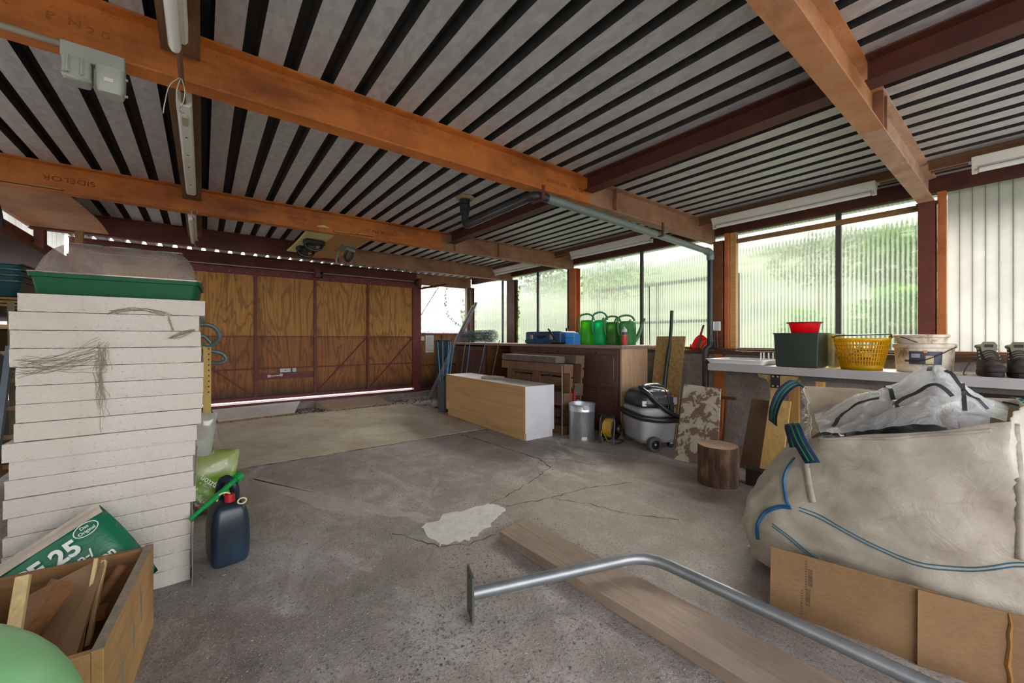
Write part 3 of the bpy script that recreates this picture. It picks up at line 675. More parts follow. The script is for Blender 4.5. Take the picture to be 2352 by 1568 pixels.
obj('tray', loft(MB(), [rr(.238, .165, .02, 0), rr(.245, .172, .02, .006), rr(.256, .183, .022, .072), rr(.268, .193, .024, .074), rr(.270, .195, .024, .090), rr(.262, .187, .022, .090), rr(.25, .175, .02, .01)]), GREEN, t)
LID = m_clear('cloudy_clear_plastic', '#f1ece8', '#b9aaa0', .62)
lid = obj('domed_lid', loft(MB(), [rr(.272, .197, .024, .0915), rr(.272, .197, .024, .096), rr(.256, .181, .03, .098), rr(.250, .174, .04, .125), rr(.238, .158, .045, .165), rr(.222, .132, .05, .20), rr(.205, .10, .05, .222), rr(.192, .075, .05, .232), rr(.19, .072, .05, .236)], False), LID, t)
for x in (-.11, .02, .13): obj('vent', MB().cbox((x, -.04, .2385), (.055, .05, .006)), plain('dark_green_vent', '#0f4a38', .4), lid, bevel=.002)
for x in (-.15, -.02, .16): obj('raised_pad', MB().cbox((x, -.03, .2372), (.07, .07, .002)), LID, lid)
# ---------------------------------------------------------------- green canister with red cap, and spout
t = thing('jerry_canister', 'dark blue plastic canister with a red screw cap beside the foam stack', 'canister', (.098, 2.445, 0), math.radians(8), local=True)
BLUE = NT('dark_blue_plastic'); BLUE.set(col=BLUE.ramp(BLUE.noise(BLUE.coords(), 4, 4), [(.35, '#131d27'), (.65, '#24384a')]), rough=.32); BLUE = BLUE.m
hx, hy = .078, .098
obj('body', loft(MB(), [rr(.066, .085, .03, 0), rr(.074, .094, .032, .010), rr(.080, .10, .034, .05), rr(.081, .101, .034, .16), rr(.077, .098, .034, .225), rr(.066, .090, .03, .268), rr(.050, .075, .026, .298), rr(.030, .030, .018, .309)]), BLUE, t, subd=1)
obj('carry_handle', MB().tube(bez([(.035, .03, .285), (.03, .02, .345), (.01, .03, .385), (-.012, .06, .375), (-.022, .085, .30), (-.02, .09, .25)], 6), [.022] * 12 + [.02] * 19, 10), BLUE, t)
cp = obj('screw_cap', MB().lathe([(.0, .312), (.021, .312), (.022, .300), (.023, .275), (.001, .275)], 20, Matrix.Translation((.0, -.045, .025))), plain('red_plastic', '#a51422', .35, var=.08), t)
obj('cap_strap', MB().tube(bez([(.0, -.045, .338), (-.02, -.06, .352), (-.045, -.055, .345), (-.052, -.045, .315)], 6), .004, 6), plain('cream_plastic', '#d6c79a', .5), cp)
obj('cap_ring', MB().tube([(.045 + .018 * math.cos(a), -.075, .298 + .014 * math.sin(a)) for a in [k * .4488 for k in range(14)]], .0035, 6, closed=True), plain('cream_plastic', '#d6c79a'), cp)
t = thing('pouring_spout', 'bright green plastic pouring spout stuck through the canister handle', 'spout', (-.04, 2.36, .29))
a = Vector((-.045, 2.30, .288)); b = Vector((.140, 2.47, .388)); SPG = plain('bright_green_plastic', '#0f8a43', .3, var=.05)
obj('pipe', MB().tube([a, a.lerp(b, .3), a.lerp(b, .31), a.lerp(b, .55), a.lerp(b, .56), b], [.0085, .010, .013, .014, .012, .012], 14), SPG, t)
obj('collar', MB().tube([b - (b - a) * .06, b + (b - a) * .07], [.023, .023], 18), SPG, t)
# ---------------------------------------------------------------- bag of clay granules behind the canister
def pillow_bag(name, label, cat, L, W, T, M, mat, seed=1, n=18, wr=.012):
    mb = MB(); rnd = random.Random(seed); off = Vector((rnd.random() * 9, rnd.random() * 9, 0))
    def f(side):
        def g(u, v):
            x = (u - .5) * W; y = (v - .5) * L; e = (1 - (2 * u - 1) ** 4) * (1 - (2 * v - 1) ** 4)
            z = side * T / 2 * (max(e, 0) ** .6) + mnoise.noise(Vector((x * 9, y * 9, side)) + off) * wr * (e + .15)
            k = 1 - .05 * (2 * v - 1) ** 2; return M @ Vector((x * k, y, z))
        return g
    mb.grid(f(1), n, n); mb.grid(f(-1), n, n); return obj(name, mb, mat, None, smooth=True, weld=True)
def m_bag(name, bands, axis='Y', rough=.3):
    t = NT(name); tc = t.n('ShaderNodeTexCoord'); sp = t.n('ShaderNodeSeparateXYZ'); t.l(tc.outputs['Object'], sp.inputs[0])
    r = t.n('ShaderNodeValToRGB'); r.color_ramp.interpolation = 'CONSTANT'; el = r.color_ramp.elements
    while len(el) < len(bands): el.new(.5)
    for e, (p, c) in zip(el, bands): e.position = p; e.color = rgba(c)
    mr = t.n('ShaderNodeMapRange'); mr.inputs[1].default_value = -.4; mr.inputs[2].default_value = .6; t.l(sp.outputs[axis], mr.inputs[0]); t.l(mr.outputs[0], r.inputs[0])
    n = t.noise(t.coords(), 12, 4); t.set(col=t.mix(.12, r.outputs[0], t.ramp(n, [(.3, '#000000'), (.7, '#ffffff')])), rough=rough); t.bump(t.noise(t.coords(), 25, 3, .6, 1), .25, .006); return t.m
M = Matrix.Translation((.035, 3.20, .19)) @ Euler((math.radians(62), math.radians(6), math.radians(-10))).to_matrix().to_4x4()
sb = thing('granule_bag', 'lime green and clear plastic bag of clay granules behind the canister', 'bag', (.035, 3.20, 0))
LIME = '#5f8a1e'
tmpbag = pillow_bag('bag_skin', '', '', .40, .27, .15, M, None, 3, 18, .03)
tmpbag.location = Vector(tmpbag.location) - Vector((.035, 3.20, 0)); tmpbag.parent = sb; FR[tmpbag.name] = Vector((.035, 3.20, 0))
t = NT('lime_printed_bag'); sp = t.n('ShaderNodeSeparateXYZ'); tc = t.n('ShaderNodeTexCoord'); t.l(tc.outputs['Object'], sp.inputs[0])
r = t.ramp(sp.outputs['Z'], [(.0, '#4a3a2e'), (.09, '#6b5240'), (.13, LIME), (.22, '#6f9a2a'), (.26, '#b9bf94'), (.36, '#93a655'), (.40, '#a9aca4')]); st = t.noise(t.coords((1, .2, 1)), 30, 3)
t.set(col=t.mix(t.ramp(st, [(.6, 0.0), (.7, .5)]), r, '#f0f0e8'), rough=.25); t.bump(t.noise(t.coords(), 22, 4, .6, 1), .35, .01); tmpbag.data.materials.append(t.m)
text_mesh('bag_lettering', 'Pflanzton', plain('white_print', '#e9ece4', .5, var=.02), sb, frame_M((.115, 3.07, .15), (-.52, -.25, .60), (.3, -.95, .35)), .05, .001)
o = pillow_bag('plastic_wrapper', '', '', .34, .12, .05, Matrix.Translation((-.005, 3.24, .45)) @ Euler((math.radians(90), math.radians(8), 0)).to_matrix().to_4x4(), m_clear('crumpled_clear_film', '#f4f4f0', '#cfd0ca', .5), 8)
tag(o, 'crumpled clear plastic wrapper hanging beside the foam stack edge', 'wrapper')
o = obj('metal_sheet', MB().bar((-.038, 2.355, 0), (-.034, 2.36, .285), .18, .003, (1, 0, 0)), plain('grey_sheet_metal', '#8f9094', .4, .6)); tag(o, 'thin grey metal strip standing against the right side of the foam stack', 'metal strip')
# ---------------------------------------------------------------- hose and measuring stick behind the stack
o = obj('garden_hose', MB().tube(bez([(-.10, 3.40, 1.10), (-.02, 3.42, 1.185), (.06, 3.43, 1.175), (.09, 3.44, 1.10), (.03, 3.45, 1.045), (-.04, 3.45, 1.09), (.0, 3.46, 1.115), (.045, 3.46, 1.06), (.03, 3.46, 1.02), (-.05, 3.47, 1.0), (.02, 3.48, 1.01), (.10, 3.48, .995), (.13, 3.48, .95), (.09, 3.48, .925), (-.02, 3.48, .94), (-.1, 3.48, .95)], 6), .0135, 10), plain('grey_green_hose', '#59696a', .35, var=.1)); tag(o, 'grey green corrugated hose looped behind the foam stack', 'hose')
t = thing('wooden_gauge', 'pale yellow wooden strip with drilled holes behind the foam stack', 'gauge strip', (.0, 3.46, 0))
mb = MB().box(.0, .045, 3.44, 3.455, .0, 1.06); obj('strip', mb, wood('yellow_birch', '#c9a253', '#dcbb72', 'z', 14), t, bevel=.002)
for k in range(9): obj('peg_hole', MB().cyl((.032, 3.4395, .73 + .037 * k), (.032, 3.438, .73 + .037 * k), .005, 8), plain('dark_hole', '#3c2f1e', .9), t)
# ---------------------------------------------------------------- cement bag leaning between crate and stack
cbm = Matrix.Translation((-.405, 2.195, .265)) @ frame_M((0, 0, 0), (.84, 0, .54), (.0, -.95, .32))
cb = thing('concrete_bag', 'green and white paper bag of concrete mix leaning on the foam stack', 'bag', (-.385, 2.2, .2))
w = pillow_bag('paper_sack', '', '', .34, .36, .13, cbm @ Matrix.Translation((0, -.06, 0)), None, 5, 20, .009)
w.location = Vector(w.location) - Vector((-.385, 2.2, .2)); w.parent = cb; FR[w.name] = Vector((-.385, 2.2, .2))
CBG = plain('green_printed_paper', '#12684b', .35, var=.12, scale=5, bump=.35, bscale=18); w.data.materials.append(CBG)
PRINT = plain('white_print', '#e9ece4', .5, var=.02)
mb = MB()
def strip(u, v):
    x = (u - .5) * .34; y = .082 + v * .04; e = max(0, (1 - (2 * (x / .36)) ** 4) * (1 - (2 * ((y + .06) / .34)) ** 4)); z = .065 * e ** .6 + .004 + .003 * mnoise.noise((x * 20, y * 20, 2)); return cbm @ Vector((x, y, z))
obj('white_end_fold', mb.grid(strip, 14, 6), plain('bare_sack_paper', '#b3a596', .6, var=.2, scale=10, bump=.3), cb, smooth=True)
def cprint(txt, x, y, size, bold=.0): return text_mesh('sack_lettering', txt, PRINT, cb, cbm @ Matrix.Translation((x, y, .073)), size, .002, bold=bold)
cprint('PF 25', -.095, -.002, .078, .0025); cprint('Garten-/', -.05, -.040, .042, .0008); cprint('Estrich-Beton', -.09, -.078, .042, .0008)
rg = MB().tube([cbm @ Vector((.118 + .036 * math.cos(a), .056 + .022 * math.sin(a), .066)) for a in [k * .3142 for k in range(20)]], .0016, 5, closed=True); obj('printed_oval', rg, PRINT, cb)
text_mesh('oval_lettering', 'Das\nOriginal', PRINT, cb, cbm @ Matrix.Translation((.118, .060, .068)), .016, .0015, 'CENTER')
# ---------------------------------------------------------------- plywood crate of offcuts
PLYB = wood('pale_crate_plywood', '#a87c4a', '#c09560', 'y', 9, dark='#7d5a35'); PLYC = wood('brown_crate_board', '#7a5535', '#93693f', 'x', 10)
EDGE = plain('grey_ply_edge', '#8b7d6c', .8, var=.2, scale=30)
cr = thing('offcut_crate', 'open plywood crate holding wood offcuts at the lower left', 'crate', (-.424, 1.77, 0), math.radians(-4.6), local=True)
obj('side_board', MB().box(.226, .25, -.31, .31, 0, .31), PLYB, cr, bevel=.002); obj('side_board', MB().box(-.25, -.226, -.31, .31, 0, .31), PLYB, cr, bevel=.002)
obj('worn_top_edge', MB().box(.2262, .2498, -.309, .309, .3102, .3125), EDGE, cr)
for yy, zz, ll in ((.10, .20, .07), (.0, .15, .06), (-.14, .12, .08)): obj('paint_streak', MB().prism([(yy - ll * .12, zz + ll), (yy - .010, zz), (yy + ll * .05, zz - ll), (yy + .012, zz + .01)], 0, .0006, Matrix(((0, 0, 1, .2502), (1, 0, 0, 0), (0, 1, 0, 0), (0, 0, 0, 1)))), plain('grey_blue_streak', '#7c7a70', .7), cr, smooth=False)
obj('end_board', MB().box(-.2258, .2258, .288, .31, 0, .306), PLYC, cr, bevel=.002); obj('end_board', MB().box(-.2258, .2258, -.308, -.286, 0, .306), PLYB, cr, bevel=.002)
obj('base_board', MB().box(-.2258, .2258, -.2858, .2878, .004, .016), PLYC, cr)
PALE = wood('fresh_pine_offcut', '#c8a874', '#dcc08c', 'z', 12, lenk=.1); BRN = wood('brown_offcut', '#6d4726', '#8a5d33', 'x', 12); DKB = wood('dark_offcut', '#3d2a1c', '#573d28', 'x', 12)
def piece(name, p, q, w, h, m, lab, cat, up=(0, 0, 1)):
    o = obj(name, MB().bar(p, q, w, h, up), m, bevel=.0015); tag(o, lab, cat, 'offcuts in the plywood crate'); return o
piece('wood_stick', (-.415, 1.80, .405), (-.420, 1.60, .03), .028, .024, PALE, 'long pale square stick rising highest from the crate', 'offcut')
piece('wood_block', (-.345, 1.86, .335), (-.50, 1.74, .10), .048, .048, BRN, 'brown square block with pale sawn end in the crate', 'offcut')
piece('wood_sliver', (-.285, 1.93, .355), (-.30, 1.72, .09), .010, .014, PALE, 'thin split pale sliver in the crate, further from the handle', 'offcut')
piece('wood_sliver', (-.268, 1.945, .335), (-.288, 1.74, .08), .012, .022, PALE, 'thin split pale sliver in the crate, beside the round handle', 'offcut')
piece('wood_block', (-.47, 1.78, .29), (-.56, 1.66, .05), .055, .05, PALE, 'yellowish pale block at the far left of the crate', 'offcut')
piece('timber_bar', (-.27, 1.92, .18), (-.33, 1.56, .05), .07, .035, DKB, 'dark rough timber bar lying along the crate bottom', 'offcut')
piece('timber_bar', (-.215, 1.95, .12), (-.26, 1.56, .04), .05, .03, BRN, 'reddish brown bar against the crate side', 'offcut')
piece('wood_block', (-.25, 1.86, .20), (-.34, 1.87, .21), .04, .035, BRN, 'short brown block wedged below the round handle', 'offcut')
o = obj('tool_handle', MB().tube(bez([(-.222, 1.955, .30), (-.232, 1.945, .285), (-.27, 1.905, .235), (-.33, 1.85, .17)], 5), [.011, .014] + [.016] * 4 + [.015] * 10, 12), BRN); tag(o, 'rounded brown tool handle sticking up in the crate', 'handle', 'offcuts in the plywood crate')
piece('dowel', (-.385, 1.72, .20), (-.395, 1.61, .06), .024, .024, BRN, 'short round dowel at the crate front', 'offcut')
piece('wood_block', (-.40, 1.735, .215), (-.45, 1.72, .17), .04, .03, PALE, 'small pale block behind the long pale stick', 'offcut')
cm = MB(); n0 = Vector((.28, .42, -.1)); pts = [(-.265, 1.95, .35), (-.30, 1.60, .12), (-.335, 1.62, .11), (-.345, 1.70, .17), (-.38, 1.69, .14), (-.47, 1.95, .27)]
cm.add([p for p in pts] + [(p[0] + .004, p[1] + .004, p[2] - .005) for p in pts], [tuple(range(6)), tuple(range(11, 5, -1))] + [(i, (i + 1) % 6, 6 + (i + 1) % 6, 6 + i) for i in range(6)])
o = obj('board_offcut', cm, plain('brown_hardboard', '#8a6a4c', .7, var=.08), smooth=False); tag(o, 'thin brown hardboard offcut with a notched edge in the crate', 'offcut', 'offcuts in the plywood crate')
# ---------------------------------------------------------------- light green tub in the corner
t = thing('plastic_tub', 'light green rounded plastic tub at the bottom left corner', 'tub', (-.50, 1.08, 0)); TUB = plain('light_green_plastic', '#8fcf8f', .35, var=.05, scale=4)
obj('shell', MB().lathe([(.001, .625), (.08, .618), (.16, .596), (.23, .555), (.28, .505), (.315, .44), (.335, .36), (.34, .28), (.33, .18), (.30, .06), (.27, .0), (.001, .0)], 48, Matrix.Translation((-.50, 1.08, 0))), TUB, t, smooth=True, subd=1)
# ---------------------------------------------------------------- shelf and clutter along the left wall
sh = thing('storage_shelf', 'timber storage shelf along the left wall behind the foam stack', 'shelf', (-1.02, 3.6, 0))
for x in (-1.245, -.80):
    for y in (2.75, 4.6): obj('upright', MB().box(x, x + .045, y, y + .045, 0, 1.95), PINE_DARK, sh)
for z, m in ((.42, PINE_DARK), (.86, PINE_DARK), (1.225, POST_GREY), (1.62, BEAM_RED)): obj('shelf_board', MB().box(-1.25, -.78, 2.74, 4.66, z, z + .028), m, sh)
TEAL = plain('teal_tub', '#1d4a4e', .35, var=.1)
for k in range(4):
    c = (-.95, 3.62); z = 1.332 + .032 * k
    o = obj('planter_tub', loft(MB(), [rr(.13, .17, .03, z, c), rr(.15, .19, .03, z + .075, c), rr(.16, .20, .03, z + .078, c), rr(.16, .20, .03, z + .085, c), rr(.146, .186, .03, z + .085, c), rr(.126, .166, .03, z + .012, c)]), TEAL)
    tag(o, ['dark teal planter tub, lowest of the nested stack at far left', 'dark teal planter tub, second lowest of the nested stack at far left', 'dark teal planter tub, second from top of the nested stack at far left', 'dark teal planter tub, topmost of the nested stack at far left'][k], 'tub', 'nested planter tubs')
t = thing('slatted_crate', 'slatted wooden crate under the nested teal tubs', 'crate', (-.96, 3.6, 1.254)); SL = wood('crate_slat_pine', '#8a683c', '#a5834f', 'y', 12)
for k in range(4):
    for y in (3.42, 3.62): obj('slat', MB().box(-1.12, -.805, y, y + .185, 1.255 + .0185 * k, 1.2685 + .0185 * k), SL, t)
for z, lab in ((.45, 'black plastic box on the lowest left shelf'), (.89, 'black plastic box on the middle left shelf')):
    o = obj('storage_box', loft(MB(), [rr(.15, .3, .03, z, (-1.0, 3.5)), rr(.17, .32, .03, z + .25, (-1.0, 3.5)), rr(.18, .33, .03, z + .255, (-1.0, 3.5)), rr(.18, .33, .03, z + .27, (-1.0, 3.5)), rr(.15, .3, .03, z + .272, (-1.0, 3.5))]), plain('black_plastic', '#17181a', .4)); tag(o, lab, 'box', 'black boxes on the left shelf')
o = obj('shelf_plank', MB().box(-1.2, -.86, 3.2, 5.2, 1.65, 1.685), PINE); tag(o, 'raw pine plank lying on the top left shelf', 'plank')
o = obj('plywood_offcut', MB().cbox((-1.10, 5.0, 1.76), (.02, .5, .14)), PINE); tag(o, 'short pine board standing on the top left shelf', 'board')
o = obj('leaning_board', MB().bar((-.70, 2.50, 0.0), (-.70, 2.86, 1.06), .03, .02, (1, 0, 0)).bar((-.72, 2.45, .0), (-.74, 2.78, 1.06), .30, .014, (1, 0, 0)), plain('blue_grey_board', '#7e8a97', .5, var=.08)); tag(o, 'blue grey board leaning at the far left of the foam stack', 'board')
t = thing('trellis', 'wooden trellis with short rungs leaning left of the foam stack', 'trellis', (-.70, 2.85, 0))
a = Vector((-.63, 2.66, .02)); b = Vector((-.745, 3.05, 1.28)); obj('stile', MB().bar(a, b, .022, .022), plain('grey_green_wood', '#7c765c', .8), t)
for k in range(9):
    p = a.lerp(b, .1 + .1 * k); obj('rung', MB().cbox((p.x + .005, p.y - .016, p.z), (.07, .014, .02)), wood('rung_pine', '#b08a57', '#c7a36f', 'x', 12), t)
o = obj('round_pole', MB().tube([(-.66, 3.12, 1.15), (-.625, 3.40, .0)], .02, 10), PINE_DARK); tag(o, 'round wooden pole slanting behind the foam stack', 'pole')
o = obj('black_cable_loop', MB().tube(bez([(-.99, 3.80, 1.95), (-.965, 3.78, 1.85), (-.955, 3.77, 1.72), (-.985, 3.79, 1.655)], 8), .011, 8), plain('black_rubber', '#1b1b1c')); tag(o, 'black hose loop hanging at the left picture edge', 'hose')
# ---------------------------------------------------------------- things under the roof at left
mb = MB(); N = 14; ed = [(-.782 + .05 * math.sin(k / N * 2.4) * 1.0 - .06 * (k / N) ** 2 * 0 , 4.15 + 1.52 * k / N) for k in range(N + 1)]
pts = ed + [(-1.29, 5.67), (-1.29, 4.15)]; mb.prism(pts, 2.1362, 2.1462)
o = obj('plywood_sheet', mb, wood('reddish_plywood', '#a87244', '#c08c5c', 'x', 12, dark='#7a4f30'), smooth=False); tag(o, 'curved edge plywood sheet resting across the beams at upper left', 'plywood')
GREY_EL = plain('grey_electrical_enclosure', '#9a9c90', .5, var=.08)
t = thing('socket_station', 'grey cast socket and switch station fixed under the large orange beam', 'socket', (-.30, 2.04, 1.97))
obj('mounting_channel', MB().box(-.385, -.225, 2.012, 2.048, 2.062, 2.118), GREY_EL, t, bevel=.004)
s1 = obj('socket_body', loft(MB(), [rr(.03, .028, .014, 1.985, (-.345, 2.03)), rr(.036, .032, .015, 2.0, (-.345, 2.03)), rr(.036, .032, .015, 2.061, (-.345, 2.03))]), GREY_EL, t)
for x in (-.362, -.328): obj('guard_bar', MB().tube([(x, 1.99, 2.06), (x, 1.982, 2.03), (x, 1.985, 2.0)], .004, 6), GREY_EL, s1)
obj('guard_ring', MB().tube(bez([(-.375, 2.0, 2.0), (-.36, 1.975, 1.985), (-.33, 1.975, 1.982), (-.31, 1.995, 1.99)], 5), .005, 6), GREY_EL, s1)
s2 = obj('switch_body', loft(MB(), [rr(.030, .03, .014, 1.972, (-.262, 2.03)), rr(.036, .036, .016, 1.99, (-.262, 2.03)), rr(.038, .036, .016, 2.061, (-.262, 2.03))]), GREY_EL, t)
obj('name_plate', MB().box(-.275, -.252, 1.990, 1.9937, 2.005, 2.018), plain('dull_plate', '#c2c0b4', .4), s2)
for z in (1.985, 2.045): obj('screw', MB().cyl((-.226, 2.03, z), (-.218, 2.03, z), .005, 8), GREY_EL, s2)
o = obj('supply_conduit', MB().tube([(-1.15, 2.03, 2.108), (-.386, 2.03, 2.108)], .011, 10), plain('cream_conduit', '#857a6a', .6)); tag(o, 'cream conduit under the large orange beam leading to the socket station', 'conduit')
LAMPW = plain('lamp_white_enamel', '#d9d6cc', .4, var=.05); TUBEM = plain('fluorescent_tube_glass', '#e6e6e2', .15, var=.02); BRASS = plain('brown_pipe', '#6b4630', .5)
def strip_lamp(lab, x, y0, y1, tube=True, z=2.10, wide=.055, group='lamps on the left battens'):
    t = thing('strip_lamp', lab, 'lamp', (x, (y0 + y1) / 2, z), group=group); w = wide / 2
    obj('housing', MB().extr([(-w, 0), (-w, .055), (-w * .75, .075), (w * .75, .075), (w, .055), (w, 0), (w * .7, -.012), (-w * .7, -.012)], (x, y0, z + .03), (x, y1, z + .03)), LAMPW, t, bevel=.003)
    if tube:
        obj('fluorescent_tube', MB().tube([(x - .008, y0 - .01, z), (x - .008, y0 + .012, z), (x - .008, y1 - .012, z), (x - .008, y1 + .01, z)], [.014, .018, .018, .014], 14), TUBEM, t)
    else:
        for y in (y0 + .35, y0 + .6, y0 + .8, y1 - .25): obj('screw_hole', MB().cyl((x, y, z + .0175), (x, y, z + .0165), .006, 8), plain('dark_hole', '#3c2f1e'), t)
        obj('tube_socket', MB().cbox((x, y0 + .14, z + .012), (.02, .09, .012)), plain('aged_bakelite', '#a89c82', .5), t)
    return t
strip_lamp('white tube lamp at the top edge on the left batten', -.068, .56, 1.80)
strip_lamp('white strip lamp housing without its tube, between the orange beams', -.066, 2.27, 3.66, False)
strip_lamp('small white tube lamp farthest along the left battens', -.074, 4.30, 5.36)
for p, q, lab in (((-.066, 1.82, 2.11), (-.066, 2.03, 2.10), 'short brown lamp conduit in front of the large orange beam'), ((-.066, 2.16, 2.13), (-.066, 2.265, 2.13), 'short brown lamp conduit behind the large orange beam')):
    o = obj('lamp_conduit', MB().tube([p, q], .009, 8), BRASS); tag(o, lab, 'conduit')
WIRE = plain('bare_wire', '#a8a49a', .35, .7)
o = obj('wire_tangle', MB().tube(bez([(-.066, 1.99, 2.10), (-.10, 2.0, 2.06), (-.115, 2.01, 1.99), (-.12, 2.02, 1.955)], 5), .0022, 5).tube(bez([(-.066, 1.99, 2.10), (-.08, 2.0, 2.04), (-.068, 2.02, 2.0), (-.055, 2.0, 2.05), (-.066, 1.99, 2.10)], 5), .0022, 5).tube(bez([(-.068, 2.02, 2.0), (-.075, 2.02, 1.985), (-.06, 2.03, 1.98)], 4), .0022, 5), WIRE, smooth=True); tag(o, 'loose twisted wires hanging below the large orange beam', 'wire')
for p, lab in (((-.06, 4.10, 2.085), 'bent wire hook under the second orange beam'), ((-.066, 5.40, 2.112), 'bent wire hook below the dark red beam')):
    o = obj('wire_hook', MB().tube(bez([(p[0] + .025, p[1] - .02, p[2] + .01), (p[0] + .02, p[1] - .02, p[2] + .035), (p[0] - .01, p[1] - .01, p[2] + .03), (p[0] - .005, p[1], p[2] - .01), (p[0] + .012, p[1] + .06, p[2] - .045)], 5), .0035, 6), WIRE); tag(o, lab, 'hook')
# ---------------------------------------------------------------- long sideboard under the windows
WAL = wood('dark_walnut_veneer', '#4a3026', '#64433a', 'z', 10, rough=.42, bump=.05); WALT = wood('worn_walnut_top', '#7d655a', '#9c8579', 'y', 10, rough=.4, bump=.05); LTV = wood('bare_veneer_end', '#b08c6c', '#c6a384', 'z', 8, rough=.6); INN = wood('brown_cabinet_inside', '#6d4226', '#855430', 'z', 9)
MOLD = plain('moulding_walnut', '#5c3e33', .35, var=.15)
def mould(y0, y1, z0, z1, x, notch=.035):
    pts = [(y0 + notch, z1), (y0 + notch * .6, z1 - .006), (y0 + notch * .5, z1 - notch * .5), (y0, z1 - notch), (y0, z0 + notch), (y0 + notch * .5, z0 + notch * .5), (y0 + notch * .6, z0 + .006), (y0 + notch, z0), (y1 - notch, z0), (y1 - notch * .6, z0 + .006), (y1 - notch * .5, z0 + notch * .5), (y1, z0 + notch), (y1, z1 - notch), (y1 - notch * .5, z1 - notch * .5), (y1 - notch * .6, z1 - .006), (y1 - notch, z1)]
    return MB().tube([(x, a, b) for a, b in pts], .007, 6, closed=True)
def cab_door(par, y0, y1, z0, z1, x=3.70, carved=False):
    d = obj('cabinet_door', MB().box(x - .018, x - .0005, y0 + .003, y1 - .003, z0, z1), WAL, par, bevel=.002)
    obj('moulding', mould(y0 + .06, y1 - .06, z0 + .05, z1 - .05, x - .019), MOLD, d)
    obj('keyhole_plate', MB().ball((x - .019, (y0 + y1) / 2, z1 - .028), .018, 10, 6, (.15, 1, .5)), plain('dark_bronze', '#3a2c22', .4, .7), d)
    if carved: obj('rosette', MB().ball((x - .019, (y0 + y1) / 2, (z0 + z1) / 2), .09, 16, 8, (.12, .8, 1.0)), MOLD, d)
    return d
u = thing('cabinet_unit', 'dark walnut sideboard unit with moulded doors behind the pallets', 'sideboard', (3.95, 3.8, 0), group='sideboard units')
obj('carcass', MB().box(3.70, 4.18, 2.81, 4.80, .06, .98), WAL, u); obj('end_panel', MB().box(3.70, 4.19, 2.79, 2.8095, .0, .98), LTV, u); obj('plinth', MB().box(3.73, 4.15, 2.82, 4.8, 0, .0598), WAL, u)
for a, b in ((2.83, 3.46), (3.46, 4.12), (4.12, 4.78)): cab_door(u, a, b, .53, .955); cab_door(u, a, b, .085, .505)
u = thing('cabinet_unit', 'walnut sideboard unit with carved door and open empty compartment near the corner', 'sideboard', (3.95, 5.6, 0), group='sideboard units')
obj('plinth', MB().box(3.73, 4.15, 4.83, 6.48, 0, .0598), WAL, u); obj('back_panel', MB().box(4.165, 4.18, 4.81, 6.50, .06, .98), INN, u); obj('bottom_panel', MB().box(3.70, 4.1648, 4.8102, 6.50, .06, .08), INN, u)
for y, m in ((4.81, INN), (5.455, INN), (6.48, WAL)): obj('side_panel', MB().box(3.70, 4.1648, y, y + .02, .0802, .98), m, u)
cab_door(u, 5.48, 6.478, .37, .955, carved=True); obj('drawer_front', MB().box(3.682, 3.6995, 5.483, 6.475, .09, .355), WAL, u, bevel=.002)
t = obj('sideboard_top', MB().box(3.675, 4.24, 2.77, 6.53, .9802, 1.018), WALT, bevel=.004); tag(t, 'continuous worn walnut worktop over the sideboard units', 'worktop')
t = obj('shelf_board_end', MB().box(4.15, 4.25, 2.70, 2.7698, .985, 1.012), LTV); tag(t, 'pale board end poking out behind the sideboard top', 'board')
# ---------------------------------------------------------------- watering cans on the sideboard
def can(lab, y, h, m, mh, hh, r=.105, oval=.82, spout=True, x=4.02, rz=math.radians(-36)):
    t = thing('watering_can', lab, 'watering can', (x, y, 1.0185), rz, 'watering cans on the sideboard', local=True)
    obj('body', MB().lathe([(.001, 0), (r * .96, 0), (r, .01), (r, .03), (r * 1.01, .04), (r * 1.0, h * .68), (r * 1.015, h * .7), (r * .99, h * .72), (r * .97, h * .93), (r * .88, h), (r * .5, h + .004), (r * .45, h - .004)], 28, sx=1, sy=oval), m, t, smooth=True)
    obj('handle', MB().tube(bez([(-r * .9, 0, h * .38), (-r * 1.12, 0, h * .5), (-r * 1.22, 0, h * .8), (-r * 1.1, 0, h + hh * .55), (-r * .6, 0, h + hh * .92), (0, 0, h + hh), (r * .5, 0, h + hh * .8), (r * .78, 0, h + hh * .3), (r * .8, 0, h - .01)], 6), .0125, 10), mh, t, smooth=True)
    if spout: obj('spout', MB().tube(bez([(r * .85, 0, .05), (r * 1.35, 0, h * .45), (r * 1.8, 0, h * .9), (r * 2.1, 0, h * 1.12)], 5), [.03 - .018 * k / 15 for k in range(16)], 10), mh, t)
    return t
def gl(nm, c): 
    t = NT(nm); f = t.noise(t.coords(), 5, 4); t.set(col=t.ramp(f, [(.35, mulc(c, .8)), (.65, c)]), rough=.35)
    tl = t.n('ShaderNodeBsdfTranslucent'); tl.inputs[0].default_value = rgba(c); mx = t.n('ShaderNodeMixShader'); mx.inputs[0].default_value = .5
    t.l(t.b.outputs[0], mx.inputs[1]); t.l(tl.outputs[0], mx.inputs[2]); t.l(mx.outputs[0], t.o.inputs['Surface']); return t.m
can('bright grass green watering can, leftmost of the four', 3.57, .312, gl('grass_green_plastic', '#55bd22'), plain('can_green_dark', '#2f7a3a', .35), .085, .100, .8)
can('emerald green watering can with tall blue green handle', 3.345, .305, gl('emerald_plastic', '#12c47e'), plain('can_teal', '#0d7a63', .3), .105, .095, .85)
can('olive green watering can, third from the left', 3.145, .275, gl('olive_green_plastic', '#54903c'), plain('can_olive', '#47733a', .4), .075, .097)
can('moss green watering can with its spout showing on the right', 2.945, .28, gl('moss_green_plastic', '#52985c'), plain('can_moss', '#3f7347', .4), .072, .098)
